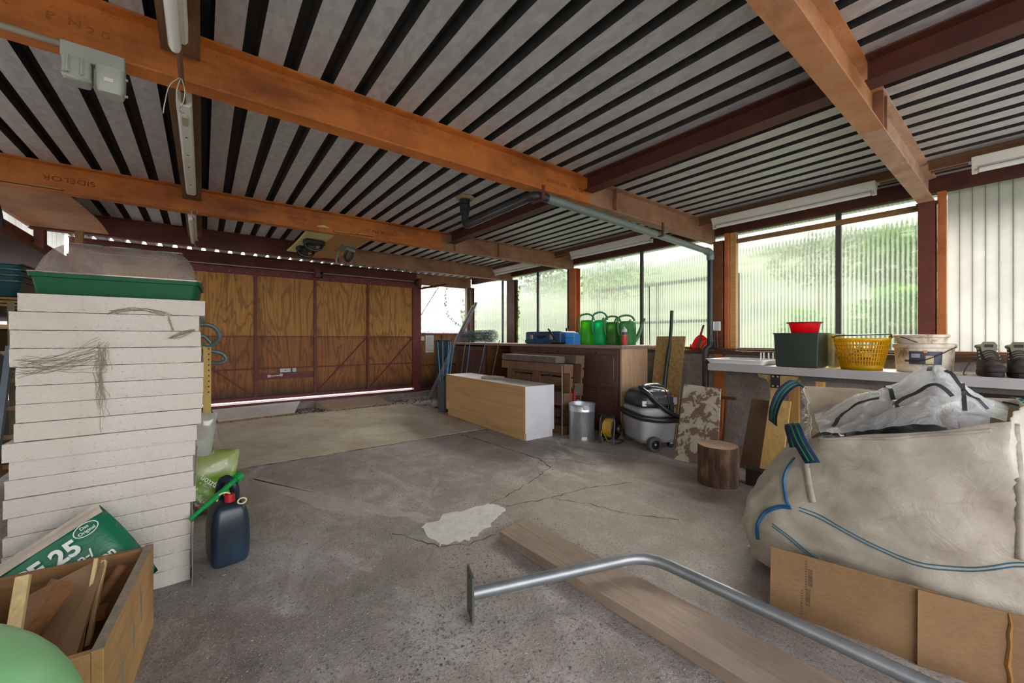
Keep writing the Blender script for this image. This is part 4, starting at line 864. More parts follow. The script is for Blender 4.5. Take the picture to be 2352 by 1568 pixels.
t = thing('spray_can', 'white and red spray can in front of the moss green watering can', 'spray can', (3.80, 2.83, 1.0185), local=True)
obj('can_body', MB().lathe([(.001, 0), (.030, 0), (.031, .004), (.031, .115)], 20), plain('spray_red', '#c23a30', .3, var=.08), t); obj('can_upper', MB().lathe([(.0311, .1152), (.031, .165), (.026, .18), (.017, .192), (.001, .192)], 20), plain('spray_white', '#c9c4cb', .3), t); obj('nozzle', MB().lathe([(.001, .1922), (.009, .1922), (.008, .208), (.001, .21)], 12), plain('spray_cream', '#d8cfc0', .4), t)
obj('label_band', MB().lathe([(.0314, .118), (.0314, .15)], 20, None, math.radians(150), math.radians(300)), plain('spray_dark_print', '#4a3550', .4), t)
# toolbox
t = thing('toolbox', 'blue plastic toolbox lying on the sideboard', 'toolbox', (4.0, 4.28, 1.0185)); TB = plain('blue_toolbox_plastic', '#1c4d78', .4, var=.08); TB_LIT = gl('lit_toolbox_blue', '#6ab8f5')
obj('lower_shell', loft(MB(), [rr(.155, .36, .025, 1.0187, (4.01, 4.285)), rr(.163, .37, .025, 1.022, (4.01, 4.285)), rr(.165, .372, .025, 1.105, (4.01, 4.285))]), TB, t); obj('lid', loft(MB(), [rr(.165, .372, .025, 1.1055, (4.01, 4.285)), rr(.163, .37, .025, 1.18, (4.01, 4.285)), rr(.15, .357, .025, 1.192, (4.01, 4.285))]), TB, t)
for y in (4.08, 4.50): obj('latch', MB().box(3.832, 3.8448, y - .028, y + .028, 1.08, 1.15), plain('latch_steel', '#c2c4bf', .3, .8), t, bevel=.004); 
obj('carry_handle', MB().tube(bez([(3.846, 4.37, 1.13), (3.825, 4.36, 1.12), (3.822, 4.29, 1.10), (3.825, 4.22, 1.12), (3.846, 4.21, 1.13)], 5), .009, 8), plain('black_plastic', '#17181a'), t)
for y in (3.93, 4.16, 4.42, 4.64): obj('shell_rib', MB().box(3.838, 3.8448, y - .012, y + .012, 1.03, 1.075), TB, t)
t = thing('lit_toolbox_end', 'lighter blue block standing for the lit end of the toolbox', 'toolbox end', (4.02, 3.80, 1.0185)); obj('lit_end_body', loft(MB(), [rr(.12, .085, .02, 1.0187, (4.03, 3.80)), rr(.125, .09, .02, 1.10, (4.03, 3.80)), rr(.125, .09, .02, 1.165, (4.03, 3.80)), rr(.115, .08, .02, 1.172, (4.03, 3.80))]), TB_LIT, t); obj('lit_end_seam', MB().box(3.902, 3.9045, 3.715, 3.885, 1.10, 1.106), TB, t)  # added block, painted lighter to show the toolbox end catching light
t = thing('hand_tool', 'black garden hand tool resting in front of the lit toolbox end', 'hand tool', (3.78, 3.90, 1.0185)); BK = plain('black_plastic', '#17181a')
obj('tool_shaft', MB().tube(bez([(3.78, 3.88, 1.035), (3.79, 3.97, 1.10), (3.80, 4.06, 1.19), (3.80, 4.10, 1.225)], 5), .012, 8), plain('black_iron', '#221f1e'), t); obj('tool_head', MB().tube(bez([(3.78, 4.02, 1.032), (3.78, 3.90, 1.032), (3.79, 3.76, 1.032)], 5), .014, 8), plain('black_iron', '#221f1e'), t)
t = thing('wall_socket', 'small dark socket box on the grey stop above the toolbox', 'socket', (4.345, 4.24, 1.2)); obj('socket_box', MB().box(4.315, 4.359, 4.205, 4.275, 1.16, 1.25), plain('dark_socket', '#36322f', .5), t, bevel=.004); obj('socket_cover', MB().box(4.31, 4.3148, 4.212, 4.238, 1.17, 1.24), plain('pale_lock_metal', '#c9ccc6'), t)
# ---------------------------------------------------------------- white cabinet lying in front
wb = thing('white_cabinet', 'white cabinet carcass with its bare beige back turned to the room', 'cabinet', (2.94, 4.2, 0), math.radians(-1.77), local=True)
MW = plain('white_melamine', '#dfdde2', .35, var=.03); HB = wood('beige_hardboard_back', '#bf935c', '#cba26b', 'y', 4, rough=.6, bump=.02); TOPW = plain('dusty_white_top', '#cfc4bb', .5, var=.08, scale=5)
hx, hy = .205, .928
obj('back_panel', MB().box(-hx, -hx + .004, -hy + .002, hy - .002, .085, .578), HB, wb); obj('top_panel', MB().box(-hx + .0042, hx, -hy + .0182, hy - .0182, .562, .58), TOPW, wb)
for sgn in (-1, 1): obj('side_panel', MB().box(-hx + .0042, hx, min(sgn * hy, sgn * (hy - .018)), max(sgn * hy, sgn * (hy - .018)), .0852, .58), MW, wb)
obj('bottom_panel', MB().box(-hx + .0042, hx, -hy + .0182, hy - .0182, .0852, .103), MW, wb); obj('plinth_back', MB().box(-hx + .018, -hx + .034, -hy + .04, hy - .03, 0, .0848), HB, wb); obj('plinth_side', MB().box(-hx + .0342, hx - .02, -hy + .022, -hy + .038, 0, .0848), MW, wb); obj('plinth_side', MB().box(-hx + .0342, hx - .02, hy - .038, hy - .022, 0, .0848), MW, wb)
obj('plinth_front', MB().box(hx - .0198, hx - .004, -hy + .022, hy - .03, 0, .0848), MW, wb)
for y in [-.9 + .15 * k for k in range(13)]:
    for z in (.572, .092): obj('tack', MB().ball((-hx - .0005, y, z), .0035, 6, 4), plain('dark_hole', '#3c2f1e'), wb)
obj('paper_sticker', MB().box(-hx - .0008, -hx - .0001, hy - .11, hy - .05, .11, .20), plain('faded_sticker', '#c4b48e', .7), wb)
o = obj('cord_knot', MB().tube(bez([(2.86, 4.32, .597), (2.90, 4.27, .60), (2.94, 4.22, .592), (2.99, 4.16, .594), (3.03, 4.10, .60), (2.99, 4.08, .605), (2.95, 4.15, .612), (2.90, 4.24, .61), (2.85, 4.28, .606), (2.83, 4.30, .595), (2.88, 4.33, .592)], 5), .012, 8), plain('dusty_rope', '#a8988a', .9, bump=.4)); tag(o, 'knotted dusty cord lying on the white cabinet', 'cord')
# ---------------------------------------------------------------- pallets on edge
PALW = wood('weathered_pallet_wood', '#6b4c38', '#87664d', 'x', 12, dark='#4a3326'); PALG = wood('grey_pallet_wood', '#5e5148', '#7a6a5e', 'x', 12, dark='#463a33'); PALV = wood('pallet_board_upright', '#6b4a33', '#8a6346', 'z', 12, dark='#4a3022')
def pallet(lab, loc, rz, tilt, a, b):
    t = thing('pallet', lab, 'pallet', loc, (tilt, 0, rz), 'pallets on edge', local=True)   # x length 1.2, y thickness, z width 0.8
    for z, w in ((0, .145), (.165, .10), (.3275, .145), (.535, .10), (.655, .145)): obj('deck_board', MB().box(-.6, .6, .122, .144, z, z + w), a, t, bevel=.003)
    for x in (-.6, -.0725, .455): obj('stringer_board', MB().box(x, x + .145, .0995, .1215, 0, .80), b, t, bevel=.003)
    for x in (-.6, -.0725, .455):
        for z, w in ((0, .10), (.3275, .145), (.70, .10)): obj('block', MB().box(x, x + .145, .0225, .099, z, z + w), a, t, bevel=.003)
    for z, w in ((0, .10), (.3275, .145), (.70, .10)): obj('bottom_board', MB().box(-.6, .6, 0, .022, z, z + w), a, t, bevel=.003)
    return t
pallet('brown wooden pallet standing on edge beside the white cabinet', (3.215, 3.83, 0), math.radians(-90), math.radians(-2), PALW, PALV)
pallet('grey weathered pallet standing on edge, nearest the sideboard', (3.415, 3.86, .10), math.radians(-90), math.radians(-4), PALG, PALV)
o = obj('timber_block', MB().box(3.43, 3.60, 3.35, 3.47, 0, .098), plain('red_white_paint', '#b5636a', .7, var=.3, scale=12)); tag(o, 'red and white painted block under the grey pallet', 'block', 'blocks under the grey pallet')
o = obj('timber_block', MB().box(3.43, 3.60, 4.26, 4.38, 0, .098), PALV); tag(o, 'brown block under the far end of the grey pallet', 'block', 'blocks under the grey pallet')
o = obj('timber_baulk', MB().bar((3.31, 4.42, .847), (3.31, 3.36, .842), .15, .075), PALG, bevel=.008); tag(o, 'dark rough timber baulk lying along the top of the brown pallet', 'timber')
o = obj('red_block', MB().box(3.395, 3.425, 3.23, 3.33, .36, .50), plain('red_paint_chipped', '#b23a3c', .6, var=.3, scale=10)); tag(o, 'red painted block between the pallets', 'block')
o = obj('lashing_rope', MB().tube([(3.20, 3.225, .79), (3.20, 3.222, .4), (3.20, 3.224, .01)], .005, 8), plain('dusty_rope', '#a8988a')); tag(o, 'pale rope hanging down the end of the brown pallet', 'rope')
# ---------------------------------------------------------------- zinc bin, cable reel
ZINC = NT('bright_zinc'); f = ZINC.noise(ZINC.coords((1, 1, .4)), 9, 5); ZINC.set(col=ZINC.ramp(f, [(.3, '#a7adb5'), (.7, '#d2d6da')]), rough=ZINC.ramp(f, [(.3, .28), (.7, .5)]), metal=.85); ZINC = ZINC.m
t = thing('zinc_bin', 'shiny galvanised metal bin with wire handle beside the pallets', 'bin', (3.262, 2.985, 0), local=True)
obj('drum', MB().lathe([(.001, .004), (.130, .004), (.134, 0), (.136, .006), (.138, .31), (.141, .315), (.138, .32), (.142, .38), (.147, .386), (.147, .392), (.142, .392), (.137, .38), (.134, .02), (.001, .02)], 40), ZINC, t, smooth='auto')
for a in (math.radians(240), math.radians(60)):
    e = obj('handle_lug', MB().box(-.03, .03, -.003, .003, .345, .385, Matrix.Rotation(a - math.pi / 2, 4, 'Z') @ Matrix.Translation((0, .144, 0))), ZINC, t)
    obj('lug_ring', MB().tube([(.146 * math.cos(a) + .012 * math.cos(w) * -math.sin(a), .146 * math.sin(a) + .012 * math.cos(w) * math.cos(a), .395 + .012 * math.sin(w)) for w in [k * .628 for k in range(10)]], .0025, 6, closed=True), ZINC, e)
obj('wire_handle', MB().tube(bez([(-.07, -.125, .40), (.06, -.11, .392), (.13, .0, .388), (.10, .11, .392), (.07, .125, .40)], 6), .003, 6), ZINC, t)
obj('paper_label', MB().lathe([(.1372, .02), (.1374, .055)], 8, None, math.radians(222), math.radians(246)), plain('white_paper', '#d6d2cc', .7), t)
t = thing('cable_reel', 'black cable reel wound with yellow cable on the floor', 'cable reel', (3.395, 2.70, 0), math.radians(10), local=True)   # axis along local y
RB = plain('reel_black', '#1e1e20', .4); YC = plain('yellow_cable', '#b8912c', .45, var=.25, scale=30)
Rm = Matrix.Translation((0, 0, .155)) @ Matrix.Rotation(math.radians(90), 4, 'X')
for y in (-.065, .062): obj('flange', MB().lathe([(.035, y), (.108, y), (.112, y + .004), (.108, y + .008), (.035, y + .008), (.035, y)], 32, Rm), RB, t)
cab = MB()
for k in range(14):
    y = -.052 + .0078 * k; cab.tube([(.092 * math.cos(w), y + .003 * math.sin(w + k), .155 + .092 * math.sin(w)) for w in [i * .2618 for i in range(24)]], .0055, 6, closed=True)
obj('wound_cable', cab, YC, t, smooth=True); obj('hub', MB().lathe([(.001, -.09), (.05, -.09), (.055, -.07), (.055, .07), (.001, .07)], 24, Rm), RB, t)
obj('socket_housing', MB().lathe([(.001, .066), (.045, .066), (.048, .10), (.03, .115), (.001, .115)], 20, Rm), RB, t)
fr = [(-.10, .07, .012), (.12, .075, .012), (.13, .0, .010), (.12, -.085, .012), (-.08, -.09, .012), (-.10, -.085, .05), (-.075, -.082, .25), (-.06, -.04, .285), (-.06, .04, .285), (-.075, .078, .25), (-.10, .07, .05)]
obj('stand_frame', MB().tube(bez(fr + [fr[0]], 4), .008, 8), plain('grey_tube_steel', '#55585c', .4, .5), t); obj('grip', MB().tube([(-.062, -.075, .285), (-.06, 0, .289), (-.062, .075, .285)], .015, 10), RB, t)
obj('plug', MB().tube([(-.12, .03, .022), (-.12, .04, .05), (-.12, .045, .085)], [.019, .018, .008], 10), RB, t); obj('loose_cable', MB().tube(bez([(-.12, .045, .085), (-.10, .05, .14), (-.06, .03, .07), (-.02, .02, .02), (.03, .0, .03), (.05, -.02, .06)], 5), .005, 6), YC, t)
# ---------------------------------------------------------------- workshop vacuum cleaner
vc = thing('workshop_vacuum', 'grey and black workshop vacuum cleaner with its hose wrapped round', 'vacuum cleaner', (3.63, 2.40, 0), math.radians(-23.5), local=True)
VG = plain('light_grey_tank', '#9a979a', .5, var=.08, scale=5); VB = plain('dark_grey_motor_head', '#35383d', .32, var=.1); VH = plain('black_hose', '#232427', .4)
obj('tank', loft(MB(), [rr(.17, .175, .05, .055), rr(.19, .19, .06, .07), rr(.205, .205, .07, .24), rr(.21, .21, .07, .29), rr(.195, .195, .07, .31)]), VG, vc, subd=1)
obj('collar', loft(MB(), [rr(.19, .19, .07, .312), rr(.20, .20, .07, .33), rr(.205, .205, .07, .40), rr(.203, .203, .07, .415)]), VG, vc, subd=1)
hd = obj('motor_head', loft(MB(), [rr(.205, .207, .07, .416), rr(.205, .205, .08, .45), rr(.19, .19, .08, .52), rr(.165, .165, .08, .575), rr(.13, .13, .08, .595)]), VB, vc, subd=1)
for k in range(5): obj('vent_slot', MB().box(.0 - .02, .07, -.2055, -.196, .448 + .014 * k, .455 + .014 * k), plain('black_plastic', '#17181a'), hd)
obj('latch_clip', MB().box(.085, .13, -.235, -.2045, .34, .45), plain('black_plastic', '#17181a'), vc, bevel=.006)
obj('top_grip', MB().tube(bez([(-.15, -.11, .57), (-.13, -.10, .612), (-.02, -.05, .62), (.09, -.02, .612), (.12, .0, .585)], 6), .024, 10), VB, vc)
text_mesh('badge_lettering', 'PROTOOL', plain('orange_print', '#d98a2b', .4, var=.02), vc, frame_M((.055, -.19, .515), (1, .12, 0), (.0, -1, .25)), .026, .001)
obj('data_plate', MB().cbox((.175, -.185, .475), (.06, .002, .07), (0, 0, .35)), plain('pale_plate', '#c9c6d0', .4), hd); obj('warning_sticker', MB().cbox((-.17, -.186, .46), (.04, .002, .05), (0, 0, -.4)), plain('white_paper', '#d6d2cc'), hd)
def wheel(par, c, n, r, w):
    q = Vector(n).to_track_quat('Z', 'Y').to_matrix().to_4x4(); M = Matrix.Translation(c) @ q
    wl = obj('wheel', MB().lathe([(r * .62, 0), (r * .9, 0), (r, .008), (r, w - .008), (r * .9, w), (r * .62, w), (r * .60, w * .5), (r * .62, 0)], 28, M), plain('grey_rubber_tyre', '#4b4a49', .7), par)
    h = MB().lathe([(.001, w * .55), (r * .63, w * .5), (r * .63, w * .3), (.001, w * .3)], 24, M)
    for k in range(6): a = k * math.pi / 3; h.add([tuple(M @ Vector(p)) for p in ((r * .1 * math.cos(a + 1.2), r * .1 * math.sin(a + 1.2), w * .9), (r * .62 * math.cos(a + .1), r * .62 * math.sin(a + .1), w * .85), (r * .62 * math.cos(a - .1), r * .62 * math.sin(a - .1), w * .85), (r * .1 * math.cos(a - 1.2), r * .1 * math.sin(a - 1.2), w * .9))], [(0, 1, 2, 3)])
    obj('wheel_hub', h, BK, wl); obj('axle_cap', MB().ball(M @ Vector((0, 0, w * .92)), r * .13, 8, 5), plain('pale_lock_metal', '#c9ccc6'), wl)
wheel(vc, (-.09, -.205, .072), (0, -1, 0), .072, .05); wheel(vc, (-.09, .205, .072), (0, 1, 0), .072, .05)
for y in (-.13, .13): obj('castor', MB().cyl((.16, y - .014, .03), (.16, y + .014, .03), .03, 14), BK, vc); obj('castor_fork', MB().box(.145, .175, y - .018, y + .018, .04, .07), VG, vc)
obj('hose_band', MB().tube(bez([(.25, -.205, .29), (.0, -.235, .30), (-.19, -.19, .325), (-.235, 0, .345), (-.19, .19, .35), (0, .23, .34), (.21, .19, .33)], 6), .028, 12), VH, vc); obj('hose_lead', MB().tube(bez([(.25, -.22, .31), (.12, -.235, .35), (-.03, -.225, .45), (-.12, -.20, .545), (-.15, -.13, .59), (-.14, -.06, .605)], 6), .021, 12), VH, vc)
obj('power_cord', MB().tube(bez([(-.10, -.10, .60), (.02, -.14, .605), (.11, -.10, .60), (.12, -.03, .615), (.02, -.05, .625), (-.06, -.10, .615), (.05, -.15, .60), (.08, -.19, .55), (.09, -.205, .47), (.075, -.21, .40), (.05, -.205, .37)], 5), .0065, 6), VH, vc)
# ---------------------------------------------------------------- boards and poles along the wall
CHIP = plain('chipboard', '#a07f4e', .75, var=.16, scale=30, col2='#b8965f', bump=.1)
o = obj('chipboard_panel', MB().add([(4.06, 2.71, 0), (4.06, 2.36, 0), (4.26, 2.36, 1.12), (4.26, 2.71, 1.12), (4.079, 2.71, 0), (4.079, 2.36, 0), (4.279, 2.36, 1.118), (4.279, 2.71, 1.118)], [(0, 1, 2, 3), (7, 6, 5, 4), (0, 4, 5, 1), (1, 5, 6, 2), (2, 6, 7, 3), (3, 7, 4, 0)]), CHIP, smooth=False); tag(o, 'upright chipboard panel leaning against the sill behind the vacuum', 'board')
o = obj('vacuum_wand', MB().tube(bez([(3.99, 2.50, .0), (4.03, 2.49, .35), (4.09, 2.49, .72), (4.19, 2.49, 1.16), (4.22, 2.495, 1.41)], 6), [.026] * 8 + [.024] * 8 + [.019] * 9, 12), VH); tag(o, 'long black vacuum wand leaning against the chipboard panel', 'vacuum wand')
o = obj('broom_handle', MB().tube([(4.22, 2.735, 0), (4.32, 2.77, .86)], [.022, .024], 12), wood('worn_handle_wood', '#8c6a4a', '#a58360', 'z', 14)); tag(o, 'short thick wooden handle leaning beside the sideboard end', 'handle')
def m_peel():
    t = NT('peeling_paint_board'); v = t.coords(); a = t.noise(v, 11, 7, .62, .5)
    t.set(col=t.ramp(a, [(.46, '#7a6354'), (.49, '#6b5546'), (.51, '#b3a792'), (.7, '#c3b8a4')]), rough=.75); t.bump(a, .25, .004); return t.m
v8 = [(3.385, 1.975, 0), (3.43, 1.62, 0), (3.70, 1.715, .64), (3.70, 2.062, .652)]
o = obj('painted_board', MB().add(v8 + [(x + .02, y, z) for x, y, z in v8], [(0, 1, 2, 3), (7, 6, 5, 4), (0, 4, 5, 1), (1, 5, 6, 2), (2, 6, 7, 3), (3, 7, 4, 0)]), m_peel(), smooth=False); tag(o, 'board with blotchy peeling cream and brown paint behind the stump', 'board')
t = thing('garden_hoe', 'rusty iron tool with a crossbar standing behind the stump', 'garden tool', (3.75, 1.73, 0)); RUST = plain('rusty_iron', '#6b4636', .8, var=.25, scale=18)
obj('shaft', MB().tube([(3.70, 1.70, .0), (3.95, 1.775, .52)], .012, 10), RUST, t); obj('crossbar', MB().bar((3.95, 1.85, .527), (3.95, 1.69, .532), .022, .028), RUST, t)
def m_end():
    t = NT('sawn_end_grain'); tc = t.n('ShaderNodeTexCoord'); w = t.n('ShaderNodeTexWave', wave_type='RINGS', rings_direction='Z'); w.inputs['Scale'].default_value = 18; w.inputs['Distortion'].default_value = 2.5; t.l(tc.outputs['Object'], w.inputs['Vector'])
    t.set(col=t.mix(.6, t.ramp(t.noise(t.coords(), 9, 5), [(.35, '#8f6f58'), (.65, '#c4a48c')]), t.ramp(w.outputs['Fac'], [(.2, '#9c7a62'), (.8, '#c9ab94')])), rough=.85); return t.m
st = thing('log_stump', 'short bark covered log stump standing before the boards', 'log', (3.10, 1.455, 0), local=True)
def bark(u, v):
    w = u * 2 * math.pi; r = .137 + .007 * mnoise.noise((math.cos(w) * 2.2, math.sin(w) * 2.2, v * .8)) + .004 * mnoise.noise((math.cos(w) * 9, math.sin(w) * 9, v * 1.5)) + .006 * (1 - v); return (r * math.cos(w), r * math.sin(w), .29 * v)
t = NT('brown_bark'); a = t.noise(t.coords((1, 1, .25)), 14, 6, .7); t.set(col=t.ramp(a, [(.32, '#33231c'), (.5, '#5d4233'), (.68, '#93735c')]), rough=.9); t.bump(a, .7, .01)
obj('bark', MB().grid(bark, 56, 6), t.m, st, smooth=True, weld=True); mb = MB(); rim = [bark(k / 56, 1) for k in range(56)]; mb.add([(x * .995, y * .995, z) for x, y, z in rim] + [(0, 0, .292)], [(k, (k + 1) % 56, 56) for k in range(56)]); obj('sawn_top', mb, m_end(), st)
o = obj('hardboard_sheet', MB().bar((3.62, 1.43, .0), (3.86, 1.43, .56), .17, .01, (1, 0, 0)), plain('dark_hardboard', '#6f543f', .7, var=.1)); tag(o, 'brown hardboard sheet leaning under the workbench, left of the yellow board', 'board')
o = obj('pine_board', MB().bar((3.54, 1.26, .0), (3.764, 1.26, .585), .15, .02, (1, 0, 0)), wood('yellow_pine_board', '#c69a55', '#d6b06e', 'z', 7)); tag(o, 'smooth yellow pine board leaning under the workbench', 'board')
o = obj('dark_beam', MB().box(3.23, 3.31, .70, 1.312, 0, .125), plain('black_brown_board', '#2c2624', .7), bevel=.003); tag(o, 'dark board edge lying on the floor between stump and big bag', 'board')
# ---------------------------------------------------------------- corner: mesh rolls, rods, angle bars, pot
MESH = plain('blue_green_coated_wire', '#38505c', .4, var=.2)
def mesh_roll(name, lab, M, L, r, nw, turns, mat, seed):
    rnd = random.Random(seed); mb = MB()
    for layer in range(turns):
        rr_ = r * (1 - .17 * layer)
        for k in range(nw):
            a0 = 2 * math.pi * k / nw + layer * .3; pts = []; n = int(L / .045)
            for i in range(n + 1):
                a = a0 + (.5 if (i + k) % 2 else -.5) * 2 * math.pi / nw * 1.0; q = rr_ * (1 + rnd.uniform(-.06, .06)); pts.append(M @ Vector((q * math.cos(a), q * math.sin(a), L * i / n + rnd.uniform(-.006, .006))))
            mb.tube(pts, .003, 3, caps=False)
        for z in (0, L * .5, L): mb.tube([M @ Vector((rr_ * math.cos(w), rr_ * math.sin(w), z + rnd.uniform(-.01, .01))) for w in [i * .35 for i in range(18)]], .0022, 3, closed=True)
    o = obj(name, mb, mat, smooth=False); tag(o, lab, 'wire mesh', 'rolls of wire mesh'); return o
mesh_roll('mesh_roll', 'roll of blue green wire mesh standing in the corner', Matrix.Translation((3.63, 6.828, 0.002)), 1.06, .145, 26, 4, MESH, 3)
mesh_roll('mesh_roll', 'roll of wire mesh lying on the far end of the sideboard', Matrix.Translation((3.98, 5.68, 1.135)) @ Matrix.Rotation(math.radians(-90), 4, 'X'), .98, .105, 22, 4, plain('grey_green_wire', '#55686b', .4, var=.2), 5)
t = thing('plant_pot', 'tall dark grey plant pot standing behind the white cabinet', 'pot', (2.84, 5.36, 0), local=True)
obj('pot_shell', MB().lathe([(.001, 0), (.065, 0), (.07, .005), (.095, .44), (.10, .445), (.10, .465), (.092, .465), (.064, .03), (.001, .03)], 28), plain('anthracite_pot', '#45464b', .5), t)
RODB = plain('blue_coated_rod', '#5c8fb8', .35); RODG = plain('grey_rod', '#7a7d80', .4, .4)
for i, (p, q, m, lab) in enumerate((((2.83, 5.37, .04), (2.82, 5.50, 1.04), RODB, 'blue rod, leftmost of the sheaf in the dark pot'), ((2.85, 5.37, .04), (2.905, 5.5, 1.05), RODB, 'blue rod, second from left in the dark pot'), ((2.85, 5.35, .04), (3.0, 5.48, 1.04), RODB, 'blue rod, third from left in the dark pot'), ((2.87, 5.38, .04), (3.06, 5.53, 1.045), RODB, 'blue rod, thicker one beside the leaning angle bars'), ((2.86, 5.34, .04), (3.11, 5.5, 1.04), RODB, 'blue rod, rightmost in the dark pot'),
        ((3.20, 5.42, 0), (3.40, 5.5, 1.06), RODB, 'blue rod leaning before the carved door, left one'), ((3.30, 5.30, 0), (3.64, 5.42, 1.03), RODB, 'blue rod leaning before the carved door, right one'), ((3.42, 5.10, 0), (3.63, 5.02, 1.07), RODG, 'grey flat rod leaning at the open compartment'), ((3.15, 5.5, 0), (3.36, 5.58, 1.05), RODG, 'grey rod leaning among the blue rods'))):
    o = obj('steel_rod', MB().tube([p, q], .009 if 'thicker' in lab else .0065, 7), m); tag(o, lab, 'rod', 'rods leaning in the corner')
for i, (p, q, lab) in enumerate((((3.20, 6.585, 0), (4.12, 6.62, 1.62), 'steel angle bar leaning in the corner, lowest one'), ((3.26, 6.61, 0), (4.20, 6.65, 1.72), 'steel angle bar leaning in the corner, middle one'), ((3.33, 6.635, 0), (4.285, 6.68, 1.80), 'steel angle bar leaning in the corner, topmost one'))):
    o = obj('angle_bar', MB().extr([(-.02, 0), (.02, 0), (.02, .005), (-.015, .005), (-.015, .04), (-.02, .04)], p, q), plain('dull_steel', '#938f8e', .5, .4, var=.2)); tag(o, lab, 'angle bar', 'angle bars in the corner')
t = thing('burlap_scraps', 'small pale rag lump behind the plant pot', 'rag', (2.93, 5.75, 0)); mb = MB(); mb.ball((2.93, 5.75, .06), .09, 12, 8, (1, .8, .65)); obj('rag_heap', mb, plain('pale_rag', '#a69a8c', .9, bump=.5, bscale=20), t, smooth=True)
# lace curtain, ivy, notice and socket by the far window
CURT = NT('lace_curtain'); tr = CURT.n('ShaderNodeBsdfTransparent'); tl = CURT.n('ShaderNodeBsdfTranslucent'); tl.inputs[0].default_value = rgba('#efeef2'); df = CURT.n('ShaderNodeBsdfDiffuse'); df.inputs[0].default_value = rgba('#e8e6ea')
m0 = CURT.n('ShaderNodeMixShader'); m0.inputs[0].default_value = .4; CURT.l(tl.outputs[0], m0.inputs[1]); CURT.l(df.outputs[0], m0.inputs[2])
m1 = CURT.n('ShaderNodeMixShader'); ck = CURT.noise(CURT.coords((1, 1, 1)), 60, 3); CURT.l(CURT.ramp(ck, [(.4, .35), (.6, .8)]), m1.inputs[0]); CURT.l(tr.outputs[0], m1.inputs[1]); CURT.l(m0.outputs[0], m1.inputs[2]); CURT.l(m1.outputs[0], CURT.o.inputs['Surface']); CURT = CURT.m
def curt(u, v):
    x = 3.255 + (.97 - .05 * math.sin(v * 3.1)) * u - (.06 * u * (1 - abs(2 * v - 1))); return (x, 7.035 + .012 * math.sin(u * 70) + .006 * math.sin(u * 23 + v * 3), 1.19 + .88 * v)
t = thing('lace_curtain', 'white lace curtain hanging over the small far window', 'curtain', (3.74, 7.03, 1.19)); obj('curtain_cloth', MB().grid(curt, 140, 10), CURT, t, smooth=True); obj('curtain_rod', MB().tube([(3.25, 7.03, 2.075), (4.24, 7.03, 2.075)], .006, 8), plain('pale_conduit', '#b6aba0'), t)
def ivy(lab, path, n, s, seed):
    t = thing('ivy_strand', lab, 'ivy', path[0]); rnd = random.Random(seed); P = bez(path, 8); obj('vine', MB().tube(P, .0025, 5), plain('vine_brown', '#5b5a34', .8), t)
    lm = leafm('ivy_leaf', '#2f5a22', '#6a9a3c'); lp = MB().add([(0, -1, 0), (.55, -.75, .08), (.35, -.15, .04), (.8, .2, .06), (.3, .35, .03), (0, 1, 0), (-.3, .35, .03), (-.8, .2, .06), (-.35, -.15, .04), (-.55, -.75, .08)], [(0, 1, 2, 5), (2, 3, 4, 5), (0, 5, 8, 9), (5, 6, 7, 8)])
    proto = None
    for k in range(n):
        p = P[int(k / n * (len(P) - 1))] + Vector((rnd.uniform(-.02, .02), rnd.uniform(-.015, .005), rnd.uniform(-.015, .015)))
        if proto is None: o = proto = obj('leaf', lp, lm, None, smooth=False); 
        else: o = proto.copy(); COL.objects.link(o)
        o.parent = t; o.location = p - Vector(path[0]); k_ = s * rnd.uniform(.7, 1.2); o.scale = (k_, k_, k_); o.rotation_euler = (math.radians(90) + rnd.uniform(-.4, .4), rnd.uniform(-.5, .5), rnd.uniform(-.6, .6))
        if 'side' in lab: o.rotation_euler = (math.radians(90) + rnd.uniform(-.4, .4), rnd.uniform(-.5, .5), math.radians(-90) + rnd.uniform(-.6, .6))
    return t
ivy('ivy strand trailing down in front of the lace curtain', [(3.79, 7.0, 2.11), (3.76, 6.995, 1.9), (3.75, 6.99, 1.72), (3.82, 6.99, 1.52), (3.98, 6.985, 1.40), (4.10, 6.98, 1.34)], 26, .022, 2)
ivy('ivy climbing beside the brown post, at the side of the far windows', [(4.37, 5.50, 1.02), (4.36, 5.49, 1.3), (4.36, 5.47, 1.55), (4.36, 5.49, 1.8), (4.36, 5.50, 2.08)], 34, .024, 4)
t = thing('paper_notice', 'printed white paper notice pinned below the curtained window', 'paper', (3.47, 7.07, .83)); obj('sheet', MB().box(3.37, 3.54, 7.070, 7.0735, .82, 1.155), plain('white_paper', '#d6d2cc'), t)
for k in range(9): obj('print_line', MB().box(3.39, 3.39 + random.uniform(.08, .13), 7.0690, 7.0699, .86 + .03 * k, .866 + .03 * k), plain('grey_print', '#8d8a90', .7), t)
t = thing('wall_socket', 'cream wall socket left of the paper notice', 'socket', (3.30, 7.06, 1.08)); obj('socket_plate', MB().box(3.262, 3.335, 7.05, 7.0745, 1.05, 1.13), plain('cream_handle', '#d8cdb8'), t, bevel=.006); obj('socket_face', MB().cyl((3.30, 7.051, 1.09), (3.30, 7.045, 1.09), .024, 16), plain('cream_plastic', '#d6c79a'), t)
